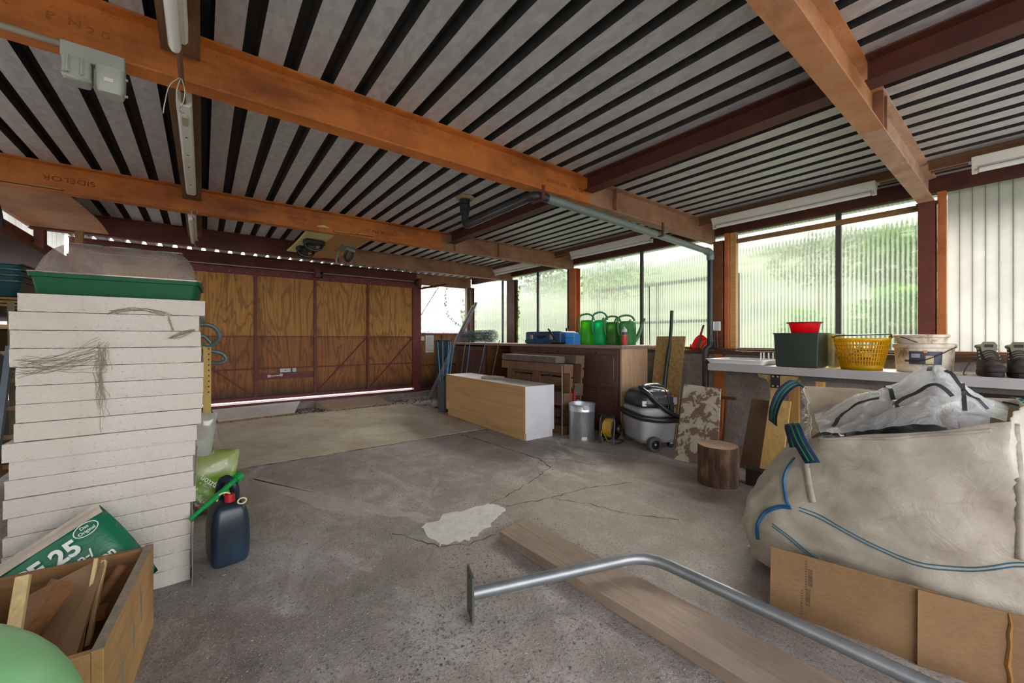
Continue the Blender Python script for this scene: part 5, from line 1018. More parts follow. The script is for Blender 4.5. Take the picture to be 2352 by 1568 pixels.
# ---------------------------------------------------------------- rug and ramp boards by the door
RUGM = NT('worn_beige_carpet'); v = RUGM.coords(); a = RUGM.noise(v, 1.5, 6, .7); b = RUGM.noise(v, 130, 3, .7); RUGM.set(col=RUGM.mix(.45, RUGM.ramp(a, [(.36, '#a3927a'), (.5, '#c6b9a6'), (.64, '#ddd5cc')]), RUGM.ramp(b, [(.36, '#8b7e6a'), (.64, '#ded4c6')])), rough=.95, spec=.1); RUGM.bump(b, .8, .01); RUGM = RUGM.m
t = thing('floor_rug', 'worn beige carpet piece with a frayed edge on the floor before the door', 'rug', (1.45, 5.0, 0))
R = [(.205, 4.075), (1.0, 4.055), (2.0, 4.05), (2.72, 4.04), (2.74, 5.2), (2.72, 6.35), (1.5, 6.42), (.55, 6.40), (.13, 6.35), (.10, 5.6), (.12, 4.9), (.17, 4.4)]
obj('pile', MB().prism(blob(R, 0, .008, 9), .001, .006), RUGM, t, smooth=False); mb = MB()
for k in range(420):
    y = random.uniform(4.08, 6.3); x = .205 - .09 * min(1, (y - 4.07) / 1.2) - .0; l = random.uniform(.02, .09); mb.tube([(x + .02, y, .009), (x - l * .5, y + random.uniform(-.02, .02), .012), (x - l, y + random.uniform(-.03, .03), .003)], .003, 3)
obj('rug_edge_line', ribbon([(.2, 4.068), (1.0, 4.048), (2.0, 4.043), (2.72, 4.033)], .02, .0015), CRACK, t, smooth=False)  # dark line laid along the front edge of the rug
fz = obj('frayed_edge', mb, RUGM, t); fz['kind'] = 'stuff'
t = thing('ramp_board', 'white laminated board laid as a ramp before the garage door', 'board', (.75, 6.75, 0)); q = [(.16, 6.42, .003), (1.05, 6.52, .003), (1.20, 6.94, .098), (.10, 6.86, .098)]
obj('white_face', MB().add([(x, y, z + .018) for x, y, z in q] + [(x, y, z + .022) for x, y, z in q], [(3, 2, 1, 0), (4, 5, 6, 7)] + [(i, (i + 1) % 4, 4 + (i + 1) % 4, 4 + i) for i in range(4)]), plain('scuffed_laminate', '#d2cac6', .5, var=.12, scale=6), t, smooth=False); obj('chipboard_core', MB().add(q + [(x, y, z + .0178) for x, y, z in q], [(3, 2, 1, 0), (4, 5, 6, 7)] + [(i, (i + 1) % 4, 4 + (i + 1) % 4, 4 + i) for i in range(4)]), CHIP, t, smooth=False)
q = [(1.56, 6.46, 0), (2.50, 6.55, 0), (2.42, 6.95, 0), (1.40, 6.86, 0)]; hz = (.012, .012, .10, .10)
o = obj('plywood_ramp', MB().add(q + [(x, y, z) for (x, y, _), z in zip(q, hz)], [(3, 2, 1, 0), (4, 5, 6, 7)] + [(i, (i + 1) % 4, 4 + (i + 1) % 4, 4 + i) for i in range(4)]), wood('grey_brown_plywood', '#8a705a', '#a58b74', 'x', 9), smooth=False); tag(o, 'brown plywood wedge ramp on the floor by the garage door', 'ramp')
# ---------------------------------------------------------------- workbench along the right wall
from mathutils.bvhtree import BVHTree
wbn = thing('workbench', 'long white topped workbench below the right windows', 'workbench', (4.0, .6, 0))
GRYE = plain('grey_bench_edge', '#aaa6a6', .45, var=.05); BTOP = plain('dusty_bench_top', '#d8c9b8', .55, var=.12, scale=5)
obj('bench_top', MB().box(3.762, 4.298, -.6, 1.852, .805, .862), BTOP, wbn); obj('front_edge', MB().box(3.75, 3.7618, -.6, 1.852, .800, .864), GRYE, wbn); obj('end_edge', MB().box(3.7619, 4.298, 1.8522, 1.858, .802, .863), GRYE, wbn)
obj('under_rail', MB().box(3.80, 3.84, -.55, 1.70, .762, .7998), POST_GREY, wbn)
yk = [(1.44, .79), (1.14, .79), (1.15, .765), (1.20, .755), (1.235, .72), (1.25, .66), (1.345, .66), (1.35, .72), (1.375, .755), (1.43, .768)]
obj('chipboard_yoke', MB().prism([(a, b) for a, b in yk], 0, .02, frame_M((3.80, 0, 0), (0, 1, 0), (-1, 0, 0)) @ Matrix.Diagonal((1, -1, 1, 1)) if False else Matrix(((0, 0, -1, 3.80), (1, 0, 0, 0), (0, 1, 0, 0), (0, 0, 0, 1)))), CHIP, wbn, smooth=False)
bp = obj('bracket_plate', MB().box(3.772, 3.7795, 1.268, 1.335, .685, .795), plain('black_steel_plate', '#1f1e1e', .45), wbn)
for y in (1.284, 1.319):
    for z in (.70, .78): obj('bracket_screw', MB().ball((3.771, y, z), .008, 8, 5, (.4, 1, 1)), plain('zinc_bolt', '#b8b2a8'), bp)
LEGY = wood('yellow_bench_leg', '#b98c4c', '#cda05f', 'z', 8)
obj('leg', MB().box(3.782, 3.82, 1.265, 1.34, 0, .684), LEGY, wbn); obj('leg', MB().box(4.2, 4.24, 1.265, 1.34, 0, .8), LEGY, wbn); obj('leg', MB().box(3.80, 3.85, .98, 1.03, 0, .76), LEGY, wbn); obj('leg', MB().box(3.8, 3.85, -.5, -.45, 0, .76), LEGY, wbn)
obj('dark_back_board', MB().box(4.30, 4.355, -.6, .62, .02, .80), plain('black_brown_board', '#2c2624'), wbn)
t = thing('plastic_tray', 'white shallow plastic tray on the left end of the workbench', 'tray', (3.98, 1.62, .8645)); TRW = plain('white_tray_plastic', '#e4e2e2', .3, var=.03)
c = (3.995, 1.63); obj('tray_body', loft(MB(), [rr(.215, .225, .02, .8647, c), rr(.235, .245, .02, .90, c), rr(.245, .255, .02, .902, c), rr(.245, .255, .02, .906, c), rr(.228, .238, .02, .906, c), rr(.21, .22, .02, .869, c)]), TRW, t)
for y in (1.44, 1.475, 1.515, 1.54): o = obj('tray_peg', MB().box(4.12, 4.125, y - .006, y + .006, .8695, .965), TRW, t)
t = thing('storage_bin', 'dark green plastic bin on the workbench under the red bowl', 'bin', (3.93, 1.16, .8645)); DG = plain('dark_green_bin', '#26322a', .4, var=.06)
c = (3.925, 1.163); obj('bin_body', loft(MB(), [rr(.125, .14, .008, .8647, c), rr(.13, .145, .008, .868, c), rr(.14, .155, .008, 1.132, c), rr(.147, .162, .01, 1.133, c), rr(.147, .162, .01, 1.141, c), rr(.137, .152, .008, 1.141, c), rr(.125, .14, .008, .874, c)]), DG, t)
obj('corner_rib', MB().box(3.783, 3.7895, 1.158, 1.168, .88, 1.128), DG, t)
def m_yclear():
    return m_clear('yellowed_clear_plastic', '#e9e2b0', '#c9c08a', .75)
t = thing('clear_box', 'yellowish transparent box between green bin and yellow basket', 'box', (3.98, .955, .8645)); c = (4.09, .972)
obj('box_body', loft(MB(), [rr(.12, .024, .006, .8647, c), rr(.122, .028, .006, 1.12, c), rr(.126, .033, .006, 1.124, c), rr(.126, .033, .006, 1.134, c), rr(.12, .026, .006, 1.134, c), rr(.116, .021, .006, .87, c)]), m_yclear(), t)
t = thing('red_bowl', 'bright red plastic bowl standing on the dark green bin', 'bowl', (3.93, 1.13, 1.1415)); RD = gl('bright_red_plastic', '#d8142c')
obj('bowl_shell', MB().lathe([(.001, .0), (.088, .0), (.092, .004), (.108, .075), (.122, .078), (.123, .086), (.118, .088), (.104, .084), (.088, .01), (.001, .01)], 40, Matrix.Translation((3.925, 1.14, 1.1416))), RD, t, smooth='auto')
obj('rim_band', MB().tube([(3.925 + .1225 * math.cos(w), 1.14 + .1225 * math.sin(w), 1.1416 + .085) for w in [k * .1745 for k in range(36)]], .004, 6, closed=True), plain('dark_red_rim', '#5d1f24', .4), t)
# yellow lattice basket
t = thing('lattice_basket', 'yellow plastic lattice basket full of offcuts on the workbench', 'basket', (3.95, .80, .8645)); YB = gl('yellow_plastic', '#d9b012'); bc = Vector((3.945, .785, .8645))
def bp_(w, h): r = .113 + .046 * h; return bc + Vector((r * math.cos(w), r * math.sin(w) * 1.05, .235 * h))
sb_ = MB()
n = 52
for a, b in ((0.0, .16), (.88, 1.0)):
    for k in range(n):
        w0, w1 = 2 * math.pi * k / n, 2 * math.pi * (k + 1) / n; sb_.add([bp_(w0, a), bp_(w1, a), bp_(w1, b), bp_(w0, b)], [(0, 1, 2, 3)])
obj('rim_and_base_bands', sb_, YB, t, solid=.004, smooth=True, weld=True); vb = MB()
for k in range(n): w = 2 * math.pi * k / n; vb.bar(bp_(w, .15), bp_(w, .89), .0068, .005, (math.cos(w), math.sin(w), 0))
obj('uprights', vb, YB, t); hb = MB()
for h in (.29, .41, .53, .65, .77): hb.tube([bp_(2 * math.pi * k / 40, h) for k in range(40)], .0038, 5, closed=True)
obj('lattice_rings', hb, YB, t); obj('basket_floor', MB().lathe([(.001, .002), (.112, .002), (.112, .006), (.001, .006)], 40, Matrix.Translation(bc)), YB, t)
obj('basket_handle', MB().tube(bez([bp_(1.9, 1.0) + Vector((0, 0, .006)), (3.82, .89, 1.118), (3.79, .78, 1.121), (3.82, .665, 1.125), (3.94, .62, 1.126), bp_(-1.2, 1.0) + Vector((0, 0, .012))], 6), .005, 6), plain('black_plastic', '#17181a'), t)
for w in (1.9, -1.2): obj('handle_knob', MB().ball(bp_(w, 1.0) + Vector((0, 0, .008)), .013, 10, 6), YB, t)
for k, (dx, dy, dz, sz, rot, m, lab) in enumerate(((.0, .0, .022, (.15, .06, .028), (0, .05, .4), wood('basket_offcut', '#8a6a3a', '#a8854c', 'x', 12), 'broad wooden offcut lowest inside the yellow basket'), (-.02, .03, .062, (.13, .04, .03), (.1, -.1, 1.5), wood('basket_offcut', '#8a6a3a', '#a8854c'), 'square wooden offcut across the middle of the yellow basket'),
        (.02, -.04, .10, (.14, .05, .024), (.2, .25, -.5), PALE, 'pale wooden offcut slanting at the right in the yellow basket'), (-.03, .05, .125, (.15, .035, .02), (-.2, .5, 2.4), BRN, 'dark wooden slat leaning at the left in the yellow basket'))):
    o = obj('wood_offcut', MB().cbox(bc + Vector((dx, dy, dz)), sz, rot), m, bevel=.002); tag(o, lab, 'offcut', 'offcuts in the yellow basket')
# two plaster buckets
def m_bucket():
    t = NT('dirty_white_bucket'); a = t.noise(t.coords(), 7, 7, .75); t.set(col=t.ramp(a, [(.36, '#8a6f50'), (.46, '#cbbca6'), (.6, '#e2d8ca')]), rough=.5); return t.m
BKM = m_bucket(); kc = Matrix.Translation((4.02, .462, .8645))
t = thing('plaster_bucket', 'large dirty white bucket with a printed label on the workbench', 'bucket', (4.02, .462, .8645))
obj('bucket_body', MB().lathe([(.001, 0), (.138, 0), (.142, .006), (.150, .165), (.158, .168), (.160, .172), (.160, .192), (.152, .197), (.001, .197)], 44, kc), BKM, t, smooth='auto')
lb = obj('printed_label', MB().lathe([(.1462, .055), (.1518, .145)], 16, kc, math.radians(158), math.radians(222)), plain('dark_label', '#3d4250', .4, var=.1), t); obj('label_plate', MB().lathe([(.1472, .062), (.1502, .115)], 8, kc, math.radians(190), math.radians(205)), plain('label_cream', '#c9b48c', .5), lb); obj('label_logo', MB().lathe([(.1520, .135), (.1532, .152)], 5, kc, math.radians(186), math.radians(193)), plain('orange_print', '#d98a2b'), lb)
obj('label_title', MB().lathe([(.1492, .10), (.1508, .128)], 8, kc, math.radians(163), math.radians(180)), plain('label_pale', '#a9a7b8', .5), lb)
obj('wire_handle', MB().tube(bez([kc @ Vector((.161 * math.cos(math.radians(255)), .161 * math.sin(math.radians(255)), .175)), kc @ Vector((-.13, -.10, .13)), kc @ Vector((-.158, -.02, .085)), kc @ Vector((-.155, .05, .075))], 6), .003, 6), plain('dark_wire', '#3b3532', .4), t); obj('handle_grip', MB().tube([kc @ Vector((-.157, .0, .075)), kc @ Vector((-.145, .075, .078))], .006, 8), plain('dark_wire', '#3b3532'), t)
kc2 = Matrix.Translation((4.02, .475, 1.0625)); t = thing('plaster_bucket', 'small cream bucket nested upside on top of the large dirty bucket', 'bucket', (4.02, .475, 1.0625))
obj('bucket_body', MB().lathe([(.001, 0), (.126, 0), (.132, .038), (.140, .042), (.142, .046), (.142, .058), (.135, .062), (.001, .062)], 40, kc2), BKM, t, smooth='auto'); obj('wire_handle', MB().tube(bez([kc2 @ Vector((-.11, .09, .045)), kc2 @ Vector((-.135, .05, .03)), kc2 @ Vector((-.14, .0, .006))], 5), .003, 6), plain('dark_wire', '#3b3532'), t)
# hiking boots
BTM = plain('worn_brown_leather', '#4d443d', .6, var=.22, scale=12, bump=.25); SOLE = plain('dark_rubber_sole', '#2b2725', .75, var=.2, scale=20); LIN = plain('grey_green_lining', '#7d7766', .8); LACE = plain('brown_laces', '#3a302a', .7)
def boot(lab, loc, rz, mir):
    t = thing('hiking_boot', lab, 'boot', loc, rz, 'pair of hiking boots', local=True)      # toe points to -x
    def ring(x0, x1, hw, z, n=20, toe=1):
        o = []
        for k in range(n):
            w = 2 * math.pi * k / n; cx = (x0 + x1) / 2; a = (x1 - x0) / 2; sx = math.cos(w); x = cx + a * (abs(sx) ** .8) * (1 if sx > 0 else -1); o.append((x, hw * (abs(math.sin(w)) ** .75) * (1 if math.sin(w) > 0 else -1) * (1 - .10 * (1 if sx > 0.3 else 0)), z))
        return o
    obj('sole', loft(MB(), [ring(-.15, .135, .046, 0), ring(-.155, .14, .050, .008), ring(-.155, .14, .051, .026), ring(-.15, .138, .048, .03)]), SOLE, t, smooth='auto')
    obj('upper', loft(MB(), [ring(-.148, .136, .0475, .0302), ring(-.146, .135, .048, .05), ring(-.128, .133, .046, .072), ring(-.085, .13, .043, .092), ring(-.04, .128, .040, .112), ring(-.005, .126, .038, .135), ring(.012, .127, .039, .16), ring(.015, .128, .041, .178)], True, False), BTM, t, smooth=True)
    obj('toe_cap', loft(MB(), [ring(-.157, -.05, .049, .0305), ring(-.155, -.055, .0495, .05), ring(-.14, -.06, .044, .066), ring(-.12, -.07, .03, .075)]), SOLE, t, smooth=True)
    obj('collar', MB().tube([(.07 + .056 * math.cos(w), .039 * math.sin(w), .178 + .008 * math.cos(w)) for w in [k * .3927 for k in range(16)]], .009, 8, closed=True), LIN, t)
    tg = obj('tongue', loft(MB(), [[(x - .0, y, z) for x, y, z in q] for q in ([(-.06, -.022, .09), (-.06, .022, .09), (-.05, .022, .10), (-.05, -.022, .10)], [(-.005, -.03, .145), (-.005, .03, .145), (.006, .03, .15), (.006, -.03, .15)], [(.0, -.036, .19), (.0, .036, .19), (.01, .034, .192), (.01, -.034, .192)], [(.002, -.024, .212), (.002, .024, .212), (.012, .022, .212), (.012, -.022, .212)])]), LIN, t, bevel=.004)
    obj('tongue_patch', MB().cbox((-.0035, 0, .186), (.002, .034, .018)), SOLE, tg)
    for k in range(5):
        x = -.085 + .018 * k; z = .098 + .013 * k; lc = obj('lace', MB().tube(bez([(x + .012, -.034, z - .012), (x - .004, -.012, z + .006), (x - .004, .012, z + .006), (x + .012, .034, z - .012)], 4), .0035, 6), LACE, t)
    for k in range(4):
        for s in (-1, 1): obj('eyelet', MB().ball((-.02 + .014 * k, s * .041, .105 + .02 * k), .005, 7, 5), plain('zinc_bolt', '#b8b2a8'), t)
    return t
b1 = boot('worn brown hiking boot, left one of the pair beside the milky boards', (3.92, .162, .8645), math.radians(14), 1)
b2 = boot('worn brown hiking boot, right one of the pair at the picture edge', (3.93, .045, .8645), math.radians(8), -1)
o = obj('loose_lace', MB().tube(bez([(3.92, .213, .96), (3.87, .235, .95), (3.82, .255, .90), (3.80, .26, .87), (3.83, .25, .8695)], 6), .003, 6), LACE); tag(o, 'brown boot lace hanging loose beside the left hiking boot', 'lace')
# ---------------------------------------------------------------- dustpan and brush, socket, pipes
t = thing('dustpan', 'red plastic dustpan standing on the window sill', 'dustpan', (4.37, 2.25, .969)); RDP = gl('dustpan_red', '#d01c24')
pts = [(2.355, 0), (2.15, 0), (2.15, .03), (2.16, .09), (2.185, .135), (2.225, .165), (2.27, .165), (2.31, .13), (2.345, .07)]
obj('pan', MB().prism([(a, b) for a, b in pts], 0, .008, Matrix(((0, 0, 1, 4.385), (1, 0, 0, 0), (0, 1, .12, .9692), (0, 0, 0, 1)))), RDP, t, smooth=False, bevel=.003); obj('pan_side', MB().box(4.36, 4.3848, 2.35, 2.356, .9692, 1.03), RDP, t)
t = thing('hand_brush', 'red handled hand brush clipped in the dustpan', 'brush', (4.36, 2.24, .975)); obj('brush_handle', MB().tube(bez([(4.37, 2.255, 1.03), (4.37, 2.245, 1.10), (4.37, 2.225, 1.18), (4.375, 2.205, 1.245)], 6), [.014] * 6 + [.012] * 6 + [.011] * 7, 10), plain('brush_dark_red', '#8f1d22', .35), t); obj('brush_back', MB().bar((4.364, 2.275, .99), (4.364, 2.235, 1.09), .035, .02, (1, 0, 0)), plain('brush_dark_red', '#8f1d22'), t)
for k in range(7): obj('bristle_tuft', MB().bar((4.36, 2.255 - .006 * k, 1.005 + .012 * k), (4.355, 2.225 - .007 * k, .985 + .014 * k), .01, .006, (1, 0, 0)), plain('straw_bristle', '#b98a55', .8), t)
t = thing('wall_socket', 'white rubber covered socket on the rust stained post', 'socket', (4.27, 2.03, 1.18)); SKW = plain('grey_white_socket', '#c6c7c6', .4, var=.06)
obj('socket_box', MB().box(4.262, 4.2995, 1.985, 2.065, 1.175, 1.275), SKW, t, bevel=.006); obj('socket_flap', MB().box(4.225, 4.2618, 2.03, 2.09, 1.18, 1.275), SKW, t, bevel=.008); obj('socket_ring', MB().cyl((4.2248, 2.06, 1.225), (4.218, 2.06, 1.225), .022, 16), plain('pale_lock_metal', '#c9ccc6'), t)
for y in (2.02, 2.045): obj('cable_conduit', MB().tube([(4.285, y, 1.174), (4.285, y, 1.10), (4.285, y - .005, 1.0)], .007, 8), BRASS, t)
obj('junction_gusset', MB().prism([(2.06, 1.10), (2.0, 1.10), (1.99, 1.02), (1.93, .975), (1.75, .9695), (2.10, .9695), (2.08, 1.02)], 0, .006, Matrix(((0, 0, -1, 4.297), (1, 0, 0, 0), (0, 1, 0, 0), (0, 0, 0, 1)))), plain('dark_brown_gusset', '#4a332a', .6), t, smooth=False)
o = obj('sill_conduit', MB().tube(bez([(4.285, 2.015, 1.0), (4.286, 1.97, .985), (4.288, 1.85, .985), (4.288, .6, .985), (4.288, -.5, .985)], 5), .006, 8), BRASS); tag(o, 'thin brown conduit running along the window sill', 'conduit')
GPIPE = plain('grey_drain_plastic', '#6f7a76', .35, var=.08); BPIPE = plain('black_drain_plastic', '#2a2b2d', .4, var=.1)
t = thing('drain_pipe', 'grey and black rain drain pipe from the roof down beside the rust stained post', 'pipe', (4.2, 2.1, 0))
obj('roof_outlet', MB().lathe([(.02, .22), (.042, .22), (.042, .16), (.036, .155), (.046, .15), (.046, .10), (.034, .095), (.034, .06), (.02, .06)], 18, Matrix.Translation((1.80, 3.0, 2.098))), BPIPE, t); obj('upper_elbow', MB().tube(bez([(1.80, 3.0, 2.16), (1.80, 2.995, 2.10), (1.798, 2.96, 2.07), (1.795, 2.90, 2.066)], 5), .030, 14), BPIPE, t)
obj('upper_run', MB().tube([(1.795, 2.90, 2.066), (1.78, 2.12, 2.066)], .030, 14), plain('dark_shiny_pipe', '#3a3b3e', .2), t); obj('bend', MB().tube(bez([(1.78, 2.12, 2.066), (1.785, 2.07, 2.066), (1.82, 2.045, 2.065), (1.88, 2.04, 2.064)], 5), .031, 14), BPIPE, t)
obj('cross_run', MB().tube([(1.88, 2.04, 2.064), (4.16, 2.055, 2.0)], .030, 16), GPIPE, t); obj('lower_elbow', MB().tube(bez([(4.13, 2.055, 2.0), (4.18, 2.056, 1.998), (4.215, 2.058, 1.98), (4.225, 2.06, 1.92)], 6), .038, 16), GPIPE, t)
obj('down_run', MB().tube([(4.225, 2.06, 1.95), (4.225, 2.062, 1.05)], .030, 16), BPIPE, t); obj('offset_bend', MB().tube(bez([(4.225, 2.062, 1.06), (4.225, 2.068, 1.02), (4.205, 2.095, .985), (4.20, 2.10, .93)], 6), .034, 16), BPIPE, t); obj('foot_run', MB().tube([(4.20, 2.10, .94), (4.20, 2.10, 0)], .031, 16), BPIPE, t)
obj('collar', MB().cyl((4.225, 2.061, 1.095), (4.225, 2.061, 1.06), .036, 16), BPIPE, t)
for p in ((1.80, 2.06), (3.22, 2.05)):
    b = obj('pipe_bracket', MB().box(p[0] - .012, p[0] + .012, 1.99, 2.11, 2.0 if p[0] > 2 else 2.025, 2.008 if p[0] > 2 else 2.033), PURLIN_DARK, t); obj('bracket_arm', MB().box(p[0] - .012, p[0] + .012, 1.985, 1.993, 2.0 if p[0] > 2 else 2.025, 2.119), PURLIN_DARK, b)
o = obj('foam_collar', MB().lathe([(.05, 0), (.085, -.004), (.07, -.02), (.05, -.022)], 16, Matrix.Translation((1.80, 3.0, ZC - .001))), plain('mounting_foam', '#a08a64', .9, bump=.6)); tag(o, 'crusty yellow foam around the roof outlet', 'foam')
# ---------------------------------------------------------------- tube lamps along the right, with their rails
for a, b, lab in ((.53, 2.045, 'nearest fluted window'), (2.145, 4.135, 'wide fluted window'), (4.235, 5.65, 'toolbox window'), (-.7, .432, 'milky boards')):
    o = obj('lamp_rail', MB().box(3.955, 4.0, a, b, 2.262, 2.318), PURLIN_WOOD); tag(o, 'brown wooden lamp rail under the roof before the ' + lab, 'rail', 'lamp rails at right')
def tube_lamp(lab, y0, y1, x=3.955, z=2.165):
    t = thing('tube_lamp', lab, 'lamp', (x, (y0 + y1) / 2, z), group='tube lamps along the right')
    obj('reflector', MB().extr([(-.05, .095), (.05, .095), (.05, .085), (.02, .04), (-.02, .04), (-.05, .085)], (x, y0, z), (x, y1, z)), LAMPW, t, bevel=.002); obj('fluorescent_tube', MB().tube([(x, y0 + .03, z + .016), (x, y1 - .03, z + .016)], .016, 14), TUBEM, t)
    for y in (y0 + .012, y1 - .012): e = obj('lamp_holder', MB().box(x - .014, x + .014, y - .012, y + .012, z - .002, z + .0398), LAMPW, t); obj('pin_cap', MB().cyl((x, y - .0, z + .016), (x, y + (.02 if y < (y0 + y1) / 2 else -.02), z + .016), .0165, 12), plain('zinc_bolt', '#b8b2a8'), e)
    return t
tube_lamp('white tube lamp below the roof before the nearest fluted window', .70, 1.90); tube_lamp('white tube lamp below the roof before the wide fluted window', 2.57, 3.80); tube_lamp('white tube lamp below the roof above the toolbox window', 4.45, 5.6); tube_lamp('white tube lamp at the right picture edge', -.6, .235)
for y0, y1, lab in ((.56, .68, 'nearest beam'), (1.92, 2.04, 'large orange beam'), (3.82, 4.12, 'second orange beam'), (.25, .42, 'milky boards')):
    o = obj('lamp_conduit', MB().tube([(3.955, y0, 2.235), (3.955, y1, 2.235)], .010, 8), BRASS); tag(o, 'brown conduit stub joining a tube lamp at the ' + lab, 'conduit')
# ---------------------------------------------------------------- snowboard and board across the far beams
t = thing('snowboard', 'pale yellow snowboard stored upside down across the roof beams', 'snowboard', (.93, 4.8, 2.13)); mb = MB()
def sbp(u, v):
    y = 4.16 + 1.36 * v; e = abs(2 * v - 1); w = .135 * (1 - .08 * math.sin(v * math.pi)) * math.sqrt(max(0, 1 - max(0, (e - .78) / .22) ** 2)) + .001; z = 2.1375 + (.0 if e < .8 else .05 * ((e - .8) / .2) ** 2); return (.92 + w * (2 * u - 1), y, z)
obj('deck', mb.grid(sbp, 10, 40), plain('pale_yellow_deck', '#c9bf86', .5, var=.1), t, smooth=True, solid=.010)
for y in (4.62, 5.02):
    b = obj('binding', MB().cbox((.93, y, 2.105), (.20, .10, .05), (0, 0, .2)), BK, t, bevel=.012); obj('binding_strap', MB().tube(bez([(.84, y, 2.10), (.87, y - .02, 2.04), (.93, y - .02, 2.02), (.99, y - .02, 2.045), (1.01, y, 2.10)], 5), .014, 8), BK, b); obj('binding_back', MB().cbox((.90, y + .06, 2.07), (.12, .02, .09)), BK, b)
o = obj('strand_board', MB().bar((1.12, 4.15, 2.1425), (1.12, 5.67, 2.1425), .21, .012), plain('strand_board', '#a9753f', .8, var=.2, scale=40, col2='#c3935a', bump=.2)); tag(o, 'orange brown strand board laid across the roof beams beside the snowboard', 'board')
t = thing('hanging_binding', 'grey and black strap binding hanging under the dark red beam', 'binding', (1.32, 5.0, 1.98)); GB = plain('grey_binding', '#7c8580', .5)
obj('highback', MB().cbox((1.33, 4.75, 2.105), (.11, .05, .035), (0, .2, .3)), GB, t, bevel=.01); obj('strap', MB().tube(bez([(1.30, 4.75, 2.10), (1.28, 4.78, 2.03), (1.32, 4.80, 1.985), (1.36, 4.78, 2.03), (1.36, 4.75, 2.10)], 6), .016, 8), BK, t); obj('ladder_strap', MB().tube(bez([(1.27, 5.0, 2.12), (1.25, 5.02, 2.03), (1.26, 5.03, 1.975)], 5), .012, 6), GB, t); obj('base_plate', MB().box(1.245, 1.37, 4.70, 5.05, 2.1365, 2.146), GB, t)
o = obj('strand_board', MB().box(1.235, 1.40, 4.15, 5.67, 2.1465, 2.156), plain('strand_board', '#a9753f')); tag(o, 'narrow second strand board above the hanging binding', 'board')
# ---------------------------------------------------------------- plank and bent pipe on the floor
o = obj('floor_plank', MB().add([(1.278, 1.77, 0), (1.492, 1.812, 0), (1.575, -.15, 0), (1.345, -.18, 0)] + [(1.278, 1.77, .047), (1.492, 1.812, .047), (1.575, -.15, .047), (1.345, -.18, .047)], [(3, 2, 1, 0), (4, 5, 6, 7)] + [(i, (i + 1) % 4, 4 + (i + 1) % 4, 4 + i) for i in range(4)]), wood('rough_sawn_plank', '#85705f', '#9d8878', 'y', 10, bump=.35, dark='#6d5848'), smooth=False, bevel=.003); tag(o, 'thick rough sawn plank lying on the floor under the bent pipe', 'plank')
t = thing('bent_pipe', 'galvanised bent steel pipe with a square end plate lying on the floor', 'pipe', (.83, 1.36, 0)); GP = plain('dull_galvanised_pipe', '#8b8d8f', .42, .7, var=.15, scale=9)
A = Vector((.835, 1.350, .092)); B = Vector((1.605, 1.075, .108)); E = Vector((1.79, -.2, .027)); path = [A, A.lerp(B, .5)] + [B + (A - B).normalized() * .11] + [((B + (A - B).normalized() * .11) * (1 - s) ** 2 + B * 2 * s * (1 - s) + (B + (E - B).normalized() * .11) * s * s) for s in (.2, .4, .6, .8)] + [B + (E - B).normalized() * .11, B.lerp(E, .5), E]
obj('pipe_run', MB().tube(path, .0245, 18), GP, t); d = (B - A).normalized(); side = Vector((-d.y, d.x, 0)).normalized(); up = Vector((0, 0, 1))
pl = obj('end_plate', MB().add([tuple(A + side * a * .05 + up * b + d * c) for c in (-.004, .004) for a, b in ((-1, -.09), (1, -.09), (1, .09), (-1, .09))], [(3, 2, 1, 0), (4, 5, 6, 7)] + [(i, (i + 1) % 4, 4 + (i + 1) % 4, 4 + i) for i in range(4)]), plain('dark_zinc_plate', '#5f625f', .5, .6, var=.15), t, smooth=False)
for b in (-.07, .07): obj('bolt_hole', MB().cyl(A + up * b - d * .0045, A + up * b - d * .0055, .008, 10), plain('dark_hole', '#3c2f1e'), pl)
# ---------------------------------------------------------------- cardboard in front of the bag
CARD = NT('brown_cardboard'); f1 = CARD.noise(CARD.coords(), 3, 5); f2 = CARD.noise(CARD.coords((1, 1, 6)), 40, 3); CARD.set(col=CARD.mix(.2, CARD.ramp(f1, [(.35, '#7d6045'), (.65, '#927152')]), CARD.ramp(f2, [(.4, '#6b5138'), (.6, '#96754f')])), rough=.85, spec=.2); CARD = CARD.m
def panel(q, th=.006):
    n = (Vector(q[1]) - Vector(q[0])).cross(Vector(q[3]) - Vector(q[0])).normalized() * th
    return MB().add([tuple(p) for p in q] + [tuple(Vector(p) + n) for p in q], [(3, 2, 1, 0), (4, 5, 6, 7)] + [(i, (i + 1) % 4, 4 + (i + 1) % 4, 4 + i) for i in range(4)])
t = thing('cardboard_sheet', 'brown cardboard sheet with printed bar marks standing before the big bag', 'cardboard', (1.88, .43, 0)); a0, a1 = Vector((1.845, .655, 0)), Vector((1.928, .19, 0))
obj('sheet', panel([a0, a1, a1 + Vector((.012, 0, .254)), a0 + Vector((.012, 0, .242))]), CARD, t, smooth=False); INK = plain('faint_ink', '#4e3d2e', .8)
dd = (a1 - a0).normalized(); nn = Vector((dd.y, -dd.x, 0)); nn = nn if nn.x < 0 else -nn; rnd = random.Random(3)
for base, off in ((.135, .125), (.06, .118)):
    for k in range(14): p = a0 + dd * off + Vector((.009 * (base + .005 * k) / .2, 0, base + .0048 * k)) + nn * .0068; obj('bar_mark', MB().bar(p, p + dd * .014, .0006, rnd.choice((.0012, .002, .003)), (0, 0, 1)), INK, t)
for k in range(22): p = a0 + dd * (.103 + (.012 if k > 9 else 0)) + Vector((.0005, 0, .02 + .0098 * k)) + nn * .0068 + Vector((.009 * (.02 + .0098 * k) / .2, 0, 0)); obj('print_mark', MB().bar(p, p + dd * .006, .0006, .0035, (0, 0, 1)), INK, t)
